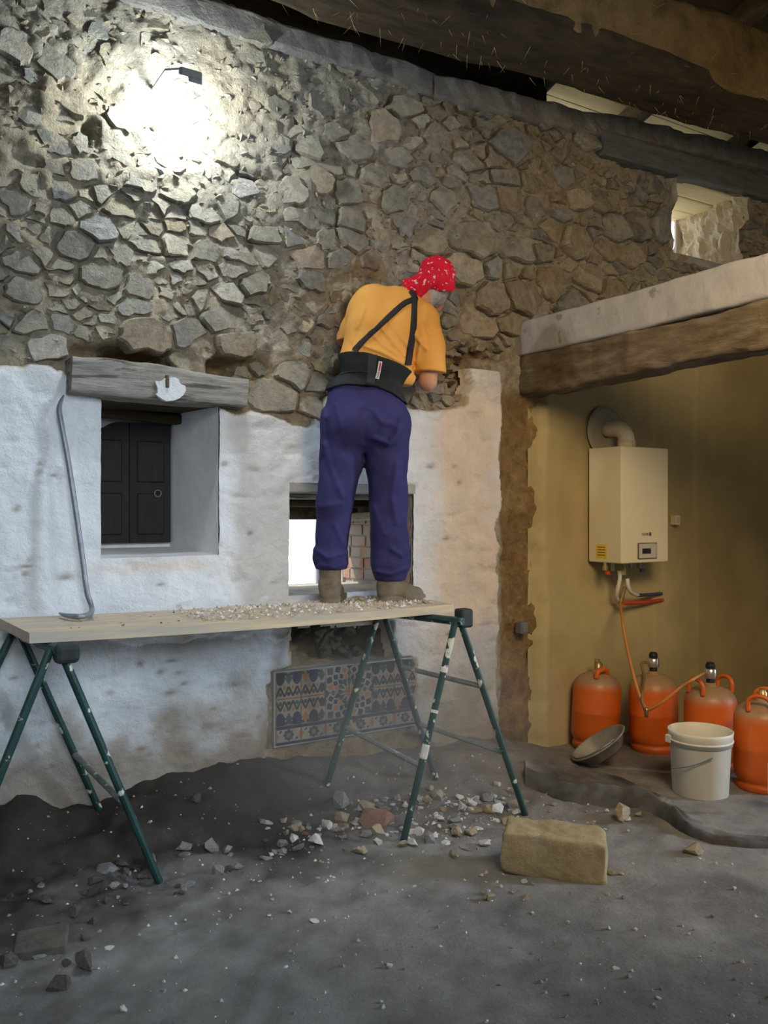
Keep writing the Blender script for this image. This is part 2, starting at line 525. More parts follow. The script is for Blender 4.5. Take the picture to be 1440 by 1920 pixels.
def surfnet(f, lo, hi, h):
    lo, hi = np.array(lo, float), np.array(hi, float)
    n = np.ceil((hi - lo) / h).astype(int) + 1
    ax = [lo[i] + h * np.arange(n[i]) for i in range(3)]
    P = np.stack(np.meshgrid(*ax, indexing='ij'), -1).reshape(-1, 3)
    # coarse pass first: only the blocks near the surface are evaluated in full
    B = 6
    nb_ = (n + B - 1) // B
    cc = [lo[i] + h * (B * np.arange(nb_[i]) + (B - 1) / 2) for i in range(3)]
    C = np.stack(np.meshgrid(*cc, indexing='ij'), -1).reshape(-1, 3)
    cv = f(C).reshape(nb_)
    v = np.repeat(np.repeat(np.repeat(cv, B, 0), B, 1), B, 2)[:n[0], :n[1], :n[2]].copy()
    near = np.abs(cv) < h * B * 0.5 * 1.75 * 1.5 + 0.035
    nr = np.repeat(np.repeat(np.repeat(near, B, 0), B, 1), B, 2)[:n[0], :n[1], :n[2]].ravel()
    vf = v.ravel()
    sel = np.flatnonzero(nr)
    for s in range(0, len(sel), 150000):
        k = sel[s:s + 150000]
        vf[k] = f(P[k])
    v = vf.reshape(n)
    ins = v < 0
    c = [(i, j, k) for i in (0, 1) for j in (0, 1) for k in (0, 1)]
    sl = lambda A, o: A[o[0]:A.shape[0] - 1 + o[0], o[1]:A.shape[1] - 1 + o[1], o[2]:A.shape[2] - 1 + o[2]]
    cnt = sum(sl(ins, o).astype(int) for o in c)
    mixed = (cnt > 0) & (cnt < 8)
    idx = np.argwhere(mixed)
    vid = -np.ones(mixed.shape, int)
    vid[mixed] = np.arange(len(idx))
    acc = np.zeros((len(idx), 3))
    num = np.zeros(len(idx))
    for a in c:
        for axis in range(3):
            if a[axis] == 1:
                continue
            b = list(a)
            b[axis] = 1
            ia = idx + np.array(a)
            ib = idx + np.array(b)
            va = v[ia[:, 0], ia[:, 1], ia[:, 2]]
            vb = v[ib[:, 0], ib[:, 1], ib[:, 2]]
            m = (va < 0) != (vb < 0)
            t = np.where(m, va / np.where(m, va - vb, 1), 0)
            pt = np.array(a, float) + t[:, None] * (np.array(b) - np.array(a))
            acc += np.where(m[:, None], pt, 0)
            num += m
    verts = lo + h * (idx + acc / num[:, None])
    quads = []
    for axis in range(3):
        o1, o2 = [(1, 2), (2, 0), (0, 1)][axis]
        e = [slice(1, n[i] - 1) for i in range(3)]
        e[axis] = slice(0, n[axis] - 1)
        e2 = list(e)
        e2[axis] = slice(1, n[axis])
        A, B = ins[tuple(e)], ins[tuple(e2)]
        m = A != B
        ei = np.argwhere(m)
        off = np.array([s.start for s in e])
        ei = ei + off
        flip = A[m]

        def cell(d1, d2):
            q = ei.copy()
            q[:, o1] -= d1
            q[:, o2] -= d2
            return vid[q[:, 0], q[:, 1], q[:, 2]]
        q = np.stack([cell(1, 1), cell(0, 1), cell(0, 0), cell(1, 0)], 1)
        q[~flip] = q[~flip][:, ::-1]
        quads.append(q)
    return verts, np.vstack(quads)


# ------------------------------------------------------------------ polygon helpers
def poly_sdf(pts, poly):
    """signed distance (positive inside) of 2D points to a polygon"""
    poly = np.asarray(poly, float)
    d = np.full(len(pts), 1e9)
    ins = np.zeros(len(pts), bool)
    for a, b in zip(poly, np.roll(poly, -1, 0)):
        e = b - a
        t = np.clip(((pts - a) @ e) / max(e @ e, 1e-12), 0, 1)
        d = np.minimum(d, np.linalg.norm(pts - a - t[:, None] * e, axis=1))
        c = ((a[1] > pts[:, 1]) != (b[1] > pts[:, 1]))
        xi = a[0] + (pts[:, 1] - a[1]) * e[0] / (e[1] if abs(e[1]) > 1e-12 else 1e-12)
        ins ^= c & (pts[:, 0] < xi)
    return np.where(ins, d, -d)


def pip(p, poly):
    r = False
    x, y = p
    n = len(poly)
    for i in range(n):
        a, b = poly[i], poly[i - 1]
        if (a[1] > y) != (b[1] > y) and x < a[0] + (y - a[1]) * (b[0] - a[0]) / (b[1] - a[1]):
            r = not r
    return r


def clip_half(poly, p, nrm):
    """keep the part of convex poly with (x-p).nrm <= 0"""
    out = []
    n = len(poly)
    for i in range(n):
        a, b = poly[i], poly[(i + 1) % n]
        da = (a[0] - p[0]) * nrm[0] + (a[1] - p[1]) * nrm[1]
        db = (b[0] - p[0]) * nrm[0] + (b[1] - p[1]) * nrm[1]
        if da <= 0:
            out.append(a)
        if (da < 0 < db) or (db < 0 < da):
            t = da / (da - db)
            out.append((a[0] + t * (b[0] - a[0]), a[1] + t * (b[1] - a[1])))
    return out


def clip_rect(poly, x0, x1, y0, y1):
    for p, nn in (((x0, 0), (-1, 0)), ((x1, 0), (1, 0)), ((0, y0), (0, -1)), ((0, y1), (0, 1))):
        poly = clip_half(poly, p, nn)
        if len(poly) < 3:
            return []
    return poly


def uz(pl, n=4.08):
    return [(W(x, y, n).x, W(x, y, n).z) for x, y in pl]


WALL = 4.10
UMIN, UMAX = -1.5, 6.95
# openings (u0, u1, z0, z1)
O1 = (0.986, 1.563, 1.285, 2.03)
O2 = (1.949, 2.737, 1.06, 1.655)
O3 = (4.97, 5.76, 3.36, 3.905)


def grid_coords(lo, hi, step, extra):
    n = int(round((hi - lo) / step))
    c = list(np.linspace(lo, hi, n + 1))
    for e in extra:
        i = int(np.argmin([abs(x - e) for x in c]))
        c[i] = e
    return np.array(sorted(set(c)))


def bumpfn(u, z, cu, cz, ru, rz, p=4):
    return np.exp(-((np.abs(u - cu) / ru) ** p + (np.abs(z - cz) / rz) ** p))


def pocket(px, py, wpx, hpx, n=4.08):
    a, b = W(px - wpx / 2, py, n), W(px + wpx / 2, py, n)
    c, d = W(px, py - hpx / 2, n), W(px, py + hpx / 2, n)
    return (W(px, py, n).x, W(px, py, n).z, (b.x - a.x) / 2, (c.z - d.z) / 2)


POCKETS = [  # px, py, w, h, depth
    (160, 665, 60, 45, 0.12), (258, 674, 130, 50, 0.36), (425, 690, 60, 44, 0.20), (600, 1205, 150, 85, 0.14), (690, 1200, 120, 80, 0.14),
    (850, 690, 75, 90, 0.10), (480, 690, 50, 40, 0.10), (168, 250, 26, 40, 0.10), (470, 335, 60, 18, 0.06), (855, 545, 50, 50, 0.08),
    (1060, 585, 70, 16, 0.06), (300, 470, 60, 14, 0.05), (60, 305, 40, 12, 0.06), (905, 660, 80, 20, 0.10)]
POCK = [pocket(*p[:4]) + (p[4],) for p in POCKETS]


def wall_relief(u, z):
    """depth (n offset, + = into the wall) of the mortar core"""
    p = np.stack([u, np.zeros_like(u), z], 1)
    r = fbm(p, 3.5, 3, 3) * 0.030 + fbm(p, 16, 4, 8, 0.62) * 0.034 - 0.020 + 0.016 * sstep(2.3, 3.1, u) - 0.010 * sstep(2.9, 3.3, z) * (1 - sstep(2.6, 3.4, u))
    hol = bumpfn(u, z, POCK[3][0] + .14, POCK[3][1], 0.42, 0.16) + bumpfn(u, z, POCK[5][0], POCK[5][1], 0.12, 0.16)
    r = r + hol * fbm(p, 11, 4, 19, 0.6) * 0.07
    r = np.where((z < 2.27) & (u < 3.45), np.maximum(r, -0.018), r)
    for cu, cz, ru, rz, dep in POCK:
        r = r + dep * bumpfn(u, z, cu, cz, ru, rz)
    low = 1 - sstep(2.2, 2.3, z)
    scar = sstep(3.40, 3.43, u) * (1 - sstep(3.72, 3.76, u)) * low
    r = r * (1 - 0.7 * scar) + scar * (0.025 + fbm(p, 7, 4, 21) * 0.05)
    r = r + sstep(3.74, 3.8, u) * (1 - sstep(2.3, 2.4, z)) * 0.05
    return r, scar


def seat_relief(u, z):
    p = np.stack([u, np.zeros_like(u), z], 1)
    r = fbm(p, 3.5, 3, 3) * 0.012 - 0.004
    for cu, cz, ru, rz, dep in POCK:
        r = r + dep * bumpfn(u, z, cu, cz, ru, rz)
    return r, None


# ------------------------------------------------------------------ the stone wall (mortar core)
def heightfield(name, us, zs, nfun, keep, m, parent=None, colfun=None, kind=None, smooth=True):
    U, Z = np.meshgrid(us, zs, indexing='ij')
    u, z = U.ravel(), Z.ravel()
    n = nfun(u, z)
    V = np.stack([u, n, z], 1)
    nu, nz = len(us), len(zs)
    I = np.arange(nu * nz).reshape(nu, nz)
    q = np.stack([I[:-1, :-1], I[1:, :-1], I[1:, 1:], I[:-1, 1:]], -1).reshape(-1, 4)
    uc = (0.25 * (u[q].sum(1)))
    zc = (0.25 * (z[q].sum(1)))
    k = keep(uc, zc, q)
    q = q[k]
    used = np.unique(q)
    re = -np.ones(len(V), int)
    re[used] = np.arange(len(used))
    cols = None if colfun is None else colfun(u, z)[used]
    o = mk(name, V[used], re[q], m, parent, smooth, cols)
    if kind:
        o['kind'] = kind
    return o


def in_openings(u, z):
    r = np.zeros(len(u), bool)
    for a, b, c, d in (O1, O2, O3):
        r |= (u > a) & (u < b) & (z > c) & (z < d)
    return r


us = grid_coords(UMIN, UMAX, 0.017, [O1[0], O1[1], O2[0], O2[1], O3[0], O3[1]])
zs = grid_coords(0.0, 4.06, 0.017, [O1[2], O1[3], O2[2], O2[3], O3[2], O3[3]])


def core_col(u, z):
    p = np.stack([u, np.zeros_like(u), z], 1)
    rel, scar = wall_relief(u, z)
    base = np.array([0.42, 0.375, 0.305])
    grey = np.array([0.38, 0.365, 0.335])
    f = sstep(-0.25, 0.3, fbm(p, 1.6, 3, 31))[:, None]
    c = base * f + grey * (1 - f)
    brown = np.array([0.27, 0.175, 0.085])
    ochre = np.array([0.34, 0.24, 0.12])
    g = sstep(-0.2, 0.3, fbm(p, 7, 3, 41))[:, None]
    br = brown * (1 - g) + ochre * g
    w = scar.copy()
    for k, (cu, cz, ru, rz, dep) in enumerate(POCK):
        w = np.maximum(w, (0.9 if dep >= 0.1 and k != 7 else 0.35) * bumpfn(u, z, cu, cz, ru * 1.15, rz * 1.15))
    # earth-brown rubble course under the tile panel and above the plaster edge
    w = np.maximum(w, (1 - sstep(0.30, 0.42, z)) * sstep(1.7, 1.9, u) * (1 - sstep(3.4, 3.6, u)) * 0.8)
    w = np.maximum(w, 0.55 * bumpfn(u, z, 2.0, 2.12, 1.1, 0.16, 2))
    w = w[:, None]
    return c * (1 - w) + br * w



wall = heightfield('wall_back', us, zs, lambda u, z: WALL + wall_relief(u, z)[0], lambda u, z, q: ~in_openings(u, z),
                   M_MORTAR, None, core_col, 'structure')
# outer leaf of the same wall, 60 cm further out, with the same openings
BACK = 4.70
ob = []
us2 = sorted([UMIN, UMAX] + [O1[0], O1[1], O2[0], O2[1] - 0.12, O3[0] + 0.12, O3[1]])
zs2 = sorted([0, 4.06] + [O1[2], O1[3], O2[2], O2[3], O3[2], O3[3]])
for a, b in zip(us2[:-1], us2[1:]):
    for c, d in zip(zs2[:-1], zs2[1:]):
        um, zm = (a + b) / 2, (c + d) / 2
        hole = (O2[0] < um < O2[1] - 0.12 and O2[2] < zm < O2[3]) or (O3[0] + 0.12 < um < O3[1] and O3[2] < zm < O3[3])
        if not hole:
            ob.append(box((a, BACK - 0.02, c), (b, BACK, d)))
mk('outer_leaf', *join(*ob), M_ROOM, wall)

# ------------------------------------------------------------------ whitewashed plaster coat
PL = [(-60, 700), (0, 682), (60, 676), (95, 684), (125, 700), (150, 726), (180, 742), (300, 752), (405, 764), (440, 776), (470, 768), (498, 772),
      (530, 782), (560, 796), (580, 800), (592, 778), (610, 745), (690, 745), (770, 765), (800, 768), (835, 768), (866, 760), (872, 735), (884, 722), (878, 694),
      (868, 668), (888, 652), (910, 656), (932, 676), (941, 705), (942, 800), (936, 880), (942, 935), (930, 985), (934, 1060), (936, 1180), (930, 1260), (938, 1340),
      (930, 1400), (900, 1432), (870, 1425), (845, 1448), (815, 1420), (800, 1380), (772, 1372), (774, 1240), (738, 1225), (735, 1165), (545, 1165), (541, 1250),
      (505, 1256), (500, 1420), (505, 1700), (-60, 1800)]
PLUZ = [(-1.6, 2.28), (-0.6, 2.22)] + uz(PL[1:-1], 4.075) + [(-1.6, -0.3)]
us = grid_coords(-1.45, 3.62, 0.0125, [O1[0], O1[1], O2[0], O2[1]])
zs = grid_coords(0.0, 2.36, 0.012, [O1[2], O1[3], O2[2], O2[3]])


def pl_sdf(u, z):
    p2 = np.stack([u, z], 1)
    p3 = np.stack([u, np.zeros_like(u), z], 1)
    return poly_sdf(p2, PLUZ) + fbm(p3, 14, 3, 51) * 0.022 + fbm(p3, 50, 2, 55) * 0.006


CHIPS = [(320, 1238), (300, 1260), (345, 1282), (318, 1300), (335, 1262), (262, 1245), (265, 1405), (95, 1440), (280, 1415), (390, 1440), (100, 892), (30, 955), (48, 1062), (47, 1076),
         (300, 1096), (122, 1083), (335, 1138), (420, 870), (478, 880), (470, 1000), (850, 875), (808, 875), (838, 1010), (860, 905), (350, 1440), (70, 1400), (25, 1272), (440, 1285), (205, 1300),
         (485, 1345), (460, 1380), (840, 1190), (400, 1330), (290, 1490), (150, 1480)]
CHUZ = [W(x, y, 4.06) for x, y in CHIPS]


def pl_n(u, z):
    p3 = np.stack([u, np.zeros_like(u), z], 1)
    s = pl_sdf(u, z)
    t = sstep(-0.012, 0.014, s)
    lump = fbm(p3, 3.2, 3, 61) * 0.016 + fbm(p3, 12, 3, 66) * 0.007 + fbm(p3, 34, 2, 68) * 0.003
    flake = sstep(0.36, 0.44, fbm(p3 * np.array([0.6, 1, 1.5]), 11, 4, 71)) * 0.007 + np.exp(-(fbm(p3 * np.array([0.7, 1, 1.4]), 4.5, 4, 75) / 0.018) ** 2) * 0.0045 * sstep(0.0, 0.2, fbm(p3, 2.2, 2, 79))
    for i, c in enumerate(CHUZ):
        flake = flake + (0.010 if i < 8 else 0.008) * bumpfn(u, z, c.x, c.z, 0.018 + 0.016 * (i % 3 == 0), 0.008 + 0.005 * (i % 2), 2)
    return WALL + 0.03 - t * (0.072 + lump) + flake


def pl_col(u, z):
    p3 = np.stack([u, np.zeros_like(u), z], 1)
    s = pl_sdf(u, z)
    c = np.ones((len(u), 3))
    tan = np.array([0.70, 0.56, 0.40])
    brn = np.array([0.42, 0.33, 0.24])
    gry = np.array([0.60, 0.60, 0.58])
    # exposed broken edge
    e = (1 - sstep(0.004, 0.022, s))[:, None]
    # wash stains and the warm light beside the scar, put into the colour
    w = sstep(2.72, 3.0, u) * (1 - sstep(2.15, 2.35, z)) * sstep(-0.8, 0.2, fbm(p3, 2.6, 4, 81)) * 0.95
    w = np.maximum(w, 0.6 * bumpfn(u, z, 1.28, 1.24, 0.33, 0.03, 2))
    c = c * (1 - w[:, None]) + (c * np.array([0.98, 0.76, 0.57])) * w[:, None]
    # rising damp and soil splashes with a ragged upper edge
    d = (1 - sstep(0.30, 0.95, z + fbm(p3, 3, 4, 91) * 0.5))[:, None] * 0.75
    c = c * (1 - d) + gry * d
    d2 = (1 - sstep(0.22, 0.62, z + fbm(p3, 6, 4, 95) * 0.34))[:, None] * 0.85
    c = c * (1 - d2) + brn * d2
    # little chips that show the brown ground
    k = sstep(0.43, 0.5, fbm(p3 * np.array([0.6, 1, 1.5]), 11, 4, 71)) * 0.14
    for i, cc in enumerate(CHUZ):
        k = np.maximum(k, 0.85 * bumpfn(u, z, cc.x, cc.z, 0.018 + 0.016 * (i % 3 == 0), 0.008 + 0.005 * (i % 2), 2))
    k = k[:, None]
    c = c * (1 - k) + np.array([0.36, 0.28, 0.21]) * k
    # sill dirt
    return c * (1 - e) + tan * e


_plS = {}


def pl_keep(u, z, q):
    return (pl_sdf(u, z) > -0.035) & ~in_openings(u, z)


plaster = heightfield('plaster_coat', us, zs, pl_n, pl_keep, M_PLASTER, wall, pl_col)
plaster['label'] = 'chipped whitewashed plaster with a broken upper edge'

# cement render on the stretch behind the boiler
us = grid_coords(3.66, UMAX, 0.03, [])
zs = grid_coords(0.0, 3.1, 0.03, [])
RP = [(3.72, -0.1), (3.705, 0.6), (3.73, 0.9), (3.70, 1.3), (3.72, 1.8), (3.74, 2.4), (4.2, 2.55), (UMAX + 0.1, 3.05), (UMAX + 0.1, -0.1)]
SEAMS = [W(1018, 1000, 4.06).x, W(1226, 1000, 4.06).x, W(1304, 1000, 4.06).x]


def rd_sdf(u, z):
    p3 = np.stack([u, np.zeros_like(u), z], 1)
    return poly_sdf(np.stack([u, z], 1), RP) + fbm(p3, 10, 3, 151) * 0.03


def rd_n(u, z):
    p3 = np.stack([u, np.zeros_like(u), z], 1)
    t = sstep(-0.03, 0.03, rd_sdf(u, z))
    r = fbm(p3, 1.4, 3, 161) * 0.014 + fbm(p3, 9, 2, 165) * 0.002
    for k, s in enumerate(SEAMS):
        r = r + (0.012 if k == 0 else 0.005) * np.exp(-((u - s - 0.01 * np.sin(z * 3)) / 0.03) ** 2)
    return WALL + 0.03 - t * (0.075 + r)


def rd_col(u, z):
    p3 = np.stack([u, np.zeros_like(u), z], 1)
    f = sstep(-0.4, 0.4, fbm(p3, 1.3, 4, 171))[:, None]
    c = np.array([1.0, 0.97, 0.90]) * f + np.array([0.80, 0.76, 0.66]) * (1 - f)
    for k, s in enumerate(SEAMS):
        w = (0.3 * np.exp(-((u - s - 0.01 * np.sin(z * 3)) / 0.025) ** 2))[:, None]
        c = c * (1 - w) + np.array([1.25, 1.2, 1.1]) * w
    return c


heightfield('render_coat', us, zs, rd_n, lambda u, z, q: rd_sdf(u, z) > -0.06, M_RENDER, wall, rd_col)['label'] = 'smooth ochre-grey cement render'

# ------------------------------------------------------------------ the rubble stones of the wall, one by one
BIG = [(888, 447, 108, 62, 't'), (907, 370, 48, 50, 'b'), (955, 372, 55, 60, 'r'), (1005, 388, 32, 46, 'b'), (965, 465, 64, 52, 'g'), (1018, 466, 34, 46, 'g'), (872, 502, 62, 68, 't'),
       (921, 497, 36, 34, 'b'), (962, 503, 26, 28, 'r'), (760, 426, 36, 32, 'b'), (950, 338, 58, 26, 'g'), (1003, 347, 38, 36, 't'), (1052, 405, 36, 34, 'b'), (1041, 432, 50, 40, 'r'), (803, 447, 62, 46, 't'),
       (1080, 452, 52, 72, 't'), (1199, 422, 44, 72, 'b'), (1245, 420, 30, 96, 'b'), (1155, 430, 44, 50, 'g'), (1085, 375, 42, 42, 't'), (1100, 262, 36, 42, 'g'), (1222, 348, 56, 26, 'b'), (1140, 464, 42, 36, 'r'),
       (1018, 455, 30, 40, 'b'), (1125, 375, 34, 36, 'g'), (1055, 330, 30, 44, 'b'), (960, 270, 90, 36, 'b'), (880, 300, 46, 34, 'g'), (935, 295, 40, 30, 't'),
       (550, 355, 48, 46, 'w'), (592, 342, 54, 52, 't'), (652, 362, 46, 46, 'g'), (603, 392, 42, 44, 'g'), (565, 417, 46, 26, 'w'), (560, 446, 62, 32, 'b'), (663, 410, 46, 40, 'g'), (614, 457, 48, 26, 'g'),
       (660, 455, 52, 28, 'g'), (497, 437, 52, 46, 'g'), (386, 400, 50, 44, 'g'), (425, 393, 28, 30, 'g'), (462, 352, 48, 30, 'b'), (390, 265, 56, 42, 'w'), (510, 268, 56, 44, 'b'), (630, 242, 40, 32, 'g'),
       (447, 478, 64, 42, 'g'), (390, 470, 56, 40, 'w'), (500, 472, 44, 20, 'g'), (578, 484, 70, 40, 't'), (637, 490, 56, 44, 'b'), (695, 490, 42, 36, 'g'), (440, 503, 70, 18, 'g'), (335, 455, 56, 28, 'w'),
       (253, 578, 46, 42, 'b'), (272, 628, 118, 48, 'r'), (352, 625, 32, 50, 'g'), (262, 540, 52, 42, 'g'), (92, 650, 78, 56, 'g'), (40, 490, 60, 40, 'g'), (185, 425, 64, 36, 'b'), (140, 462, 66, 46, 'g'),
       (22, 585, 44, 46, 'b'), (62, 605, 52, 46, 'g'), (190, 520, 92, 44, 'w'), (40, 545, 60, 60, 'g'), (550, 700, 58, 52, 'g'), (508, 745, 92, 50, 'g'), (425, 602, 98, 34, 'g'), (472, 535, 52, 40, 'g'), (430, 548, 36, 42, 'g'),
       (440, 645, 84, 46, 'r'), (652, 558, 46, 38, 'r'), (582, 522, 46, 36, 'b'), (622, 602, 40, 34, 'b'), (595, 765, 36, 60, 'r'), (100, 268, 56, 38, 'b'), (157, 270, 26, 38, 'g'), (143, 195, 52, 52, 't'), (55, 200, 60, 84, 'g'),
       (155, 322, 42, 48, 'g'), (110, 355, 46, 36, 'b'), (65, 350, 50, 44, 'g'), (30, 380, 36, 60, 'g'), (230, 390, 50, 34, 't'), (265, 340, 56, 40, 'g'), (320, 300, 50, 34, 'w'), (330, 360, 60, 40, 'w'), (430, 290, 50, 40, 'w'),
       (700, 330, 46, 40, 'g'), (745, 300, 50, 36, 'g'), (720, 240, 60, 50, 't'), (660, 280, 50, 40, 'g'), (580, 280, 44, 40, 'g'), (600, 200, 50, 44, 'g'), (520, 200, 44, 40, 'g'), (700, 160, 50, 40, 'g'), (560, 120, 60, 44, 'b'),
       (640, 110, 56, 50, 'g'), (470, 120, 56, 50, 'g'), (760, 200, 40, 40, 'g'), (215, 110, 60, 50, 't'), (100, 120, 70, 60, 'g'), (230, 230, 40, 40, 'g'), (30, 90, 60, 70, 'g'), (470, 60, 60, 50, 'g'), (300, 90, 60, 50, 'w'),
       (820, 260, 46, 40, 'g'), (790, 330, 50, 36, 'g'), (835, 375, 44, 40, 'g'), (740, 375, 46, 36, 'g'), (1180, 480, 60, 40, 't'), (1110, 520, 60, 40, 't'), (1040, 530, 60, 50, 'r'), (985, 555, 70, 60, 'r'), (930, 560, 54, 56, 'r'),
       (895, 615, 70, 36, 'r'), (1080, 570, 80, 30, 'b'), (965, 610, 50, 40, 'r'), (1150, 545, 60, 40, 'r')]
RX = 0.74  # stones are wider than tall
sites = []
for px, py, w, h, cl in BIG:
    p = W(px, py, WALL - 0.03)
    hw = (W(px + w / 2, py, WALL).x - W(px - w / 2, py, WALL).x) / 2
    hh = (W(px, py - h / 2, WALL).z - W(px, py + h / 2, WALL).z) / 2
    r = 0.5 * (hw * RX + hh)
    sites.append([p.x * RX, p.z, r * r * 1.05, cl, hw * RX, hh])
nbig = len(sites)
z = 1.95
while z < 4.06:
    dz = random.uniform(0.040, 0.085)
    x = 0.15 * RX
    while x < 6.7 * RX:
        dx = random.choice((0.04, 0.06, 0.08, 0.1, 0.13)) * random.uniform(.85, 1.2)
        px, pz = x + dx / 2 + random.uniform(-.02, .02), z + dz / 2 + random.uniform(-.03, .03)
        ok = True
        for s in sites[:nbig]:
            if ((px - s[0]) / (s[4] + 0.030)) ** 2 + ((pz - s[1]) / (s[5] + 0.026)) ** 2 < 1:
                ok = False
                break
        if ok:
            tone = random.random()
            cl = ('g' if tone < .5 else 'b' if tone < .64 else 't' if tone < .82 else 'w') if px / RX < 2.9 else ('g' if tone < .30 else 'b' if tone < .44 else 't' if tone < .74 else 'r')
            sites.append([px, pz, random.uniform(0, 0.0013), cl, 0, 0])
        x += dx
    z += dz
SX = np.array([[s[0], s[1]] for s in sites])
SW = np.array([s[2] for s in sites])
PAL = {'g': (0.335, 0.325, 0.300), 'b': (0.275, 0.280, 0.285), 't': (0.365, 0.325, 0.260), 'w': (0.40, 0.385, 0.345), 'r': (0.335, 0.285, 0.230)}

EXCL = [uz([(118, 640), (440, 700), (470, 780), (180, 790), (110, 700)]),           # lintel and pockets over the left window
        uz([(205, 655), (318, 655), (322, 700), (205, 690)]),
        uz([(400, 672), (448, 672), (448, 712), (400, 712)]),
        uz([(1118, 250), (1445, 335), (1445, 392), (1118, 312)]),                   # grey timber
        uz([(1010, 612), (945, 640), (945, 745), (1000, 745)])]                     # end of the floor beam
stone_list = []
for i in range(len(sites)):
    cx, cz = SX[i]
    d2 = ((SX - SX[i]) ** 2).sum(1)
    nb = np.argsort(d2)[1:26]
    R = 0.30
    poly = [(cx - R, cz - R), (cx + R, cz - R), (cx + R, cz + R), (cx - R, cz + R)]
    for j in nb:
        d = SX[j] - SX[i]
        L2 = d @ d
        t = 0.5 + (SW[i] - SW[j]) / (2 * L2)
        t = min(max(t, 0.18), 0.82)
        poly = clip_half(poly, (cx + d[0] * t, cz + d[1] * t), (d[0], d[1]))
        if len(poly) < 3:
            break
    if len(poly) < 3:
        continue
    poly = [(x / RX, y) for x, y in poly]
    c = (sum(p[0] for p in poly) / len(poly), sum(p[1] for p in poly) / len(poly))
    bad = False
    for a, b, c0, c1 in (O1, O2, O3):
        m = 0.012
        if a - m < c[0] < b + m and c0 - m < c[1] < c1 + m:
            bad = True
            break
        us_ = [p[0] for p in poly]
        zs_ = [p[1] for p in poly]
        if max(us_) > a - m and min(us_) < b + m and max(zs_) > c0 - m and min(zs_) < c1 + m:
            dl, dr, db, dt = a - c[0], c[0] - b, c0 - c[1], c[1] - c1
            k = max((dl, 0), (dr, 1), (db, 2), (dt, 3))[1]
            poly = clip_half(poly, [(a - m, 0), (b + m, 0), (0, c0 - m), (0, c1 + m)][k], [(1, 0), (-1, 0), (0, 1), (0, -1)][k])
            if len(poly) < 3:
                bad = True
                break
    if bad:
        continue
    if pip(c, PLUZ) or c[1] < 1.9 or c[1] > 4.02:
        continue
    if any(pip(c, e) for e in EXCL):
        continue
    if (c[0] > 3.36 and c[1] < 2.42) or (c[0] > 3.55 and c[1] < 2.5 + 0.12 * (c[0] - 3.55)):
        continue
    area = 0.5 * abs(sum(poly[k][0] * poly[(k + 1) % len(poly)][1] - poly[(k + 1) % len(poly)][0] * poly[k][1] for k in range(len(poly))))
    if area < 0.0009:
        continue
    stone_list.append((area, c, poly, sites[i][3], i < nbig))


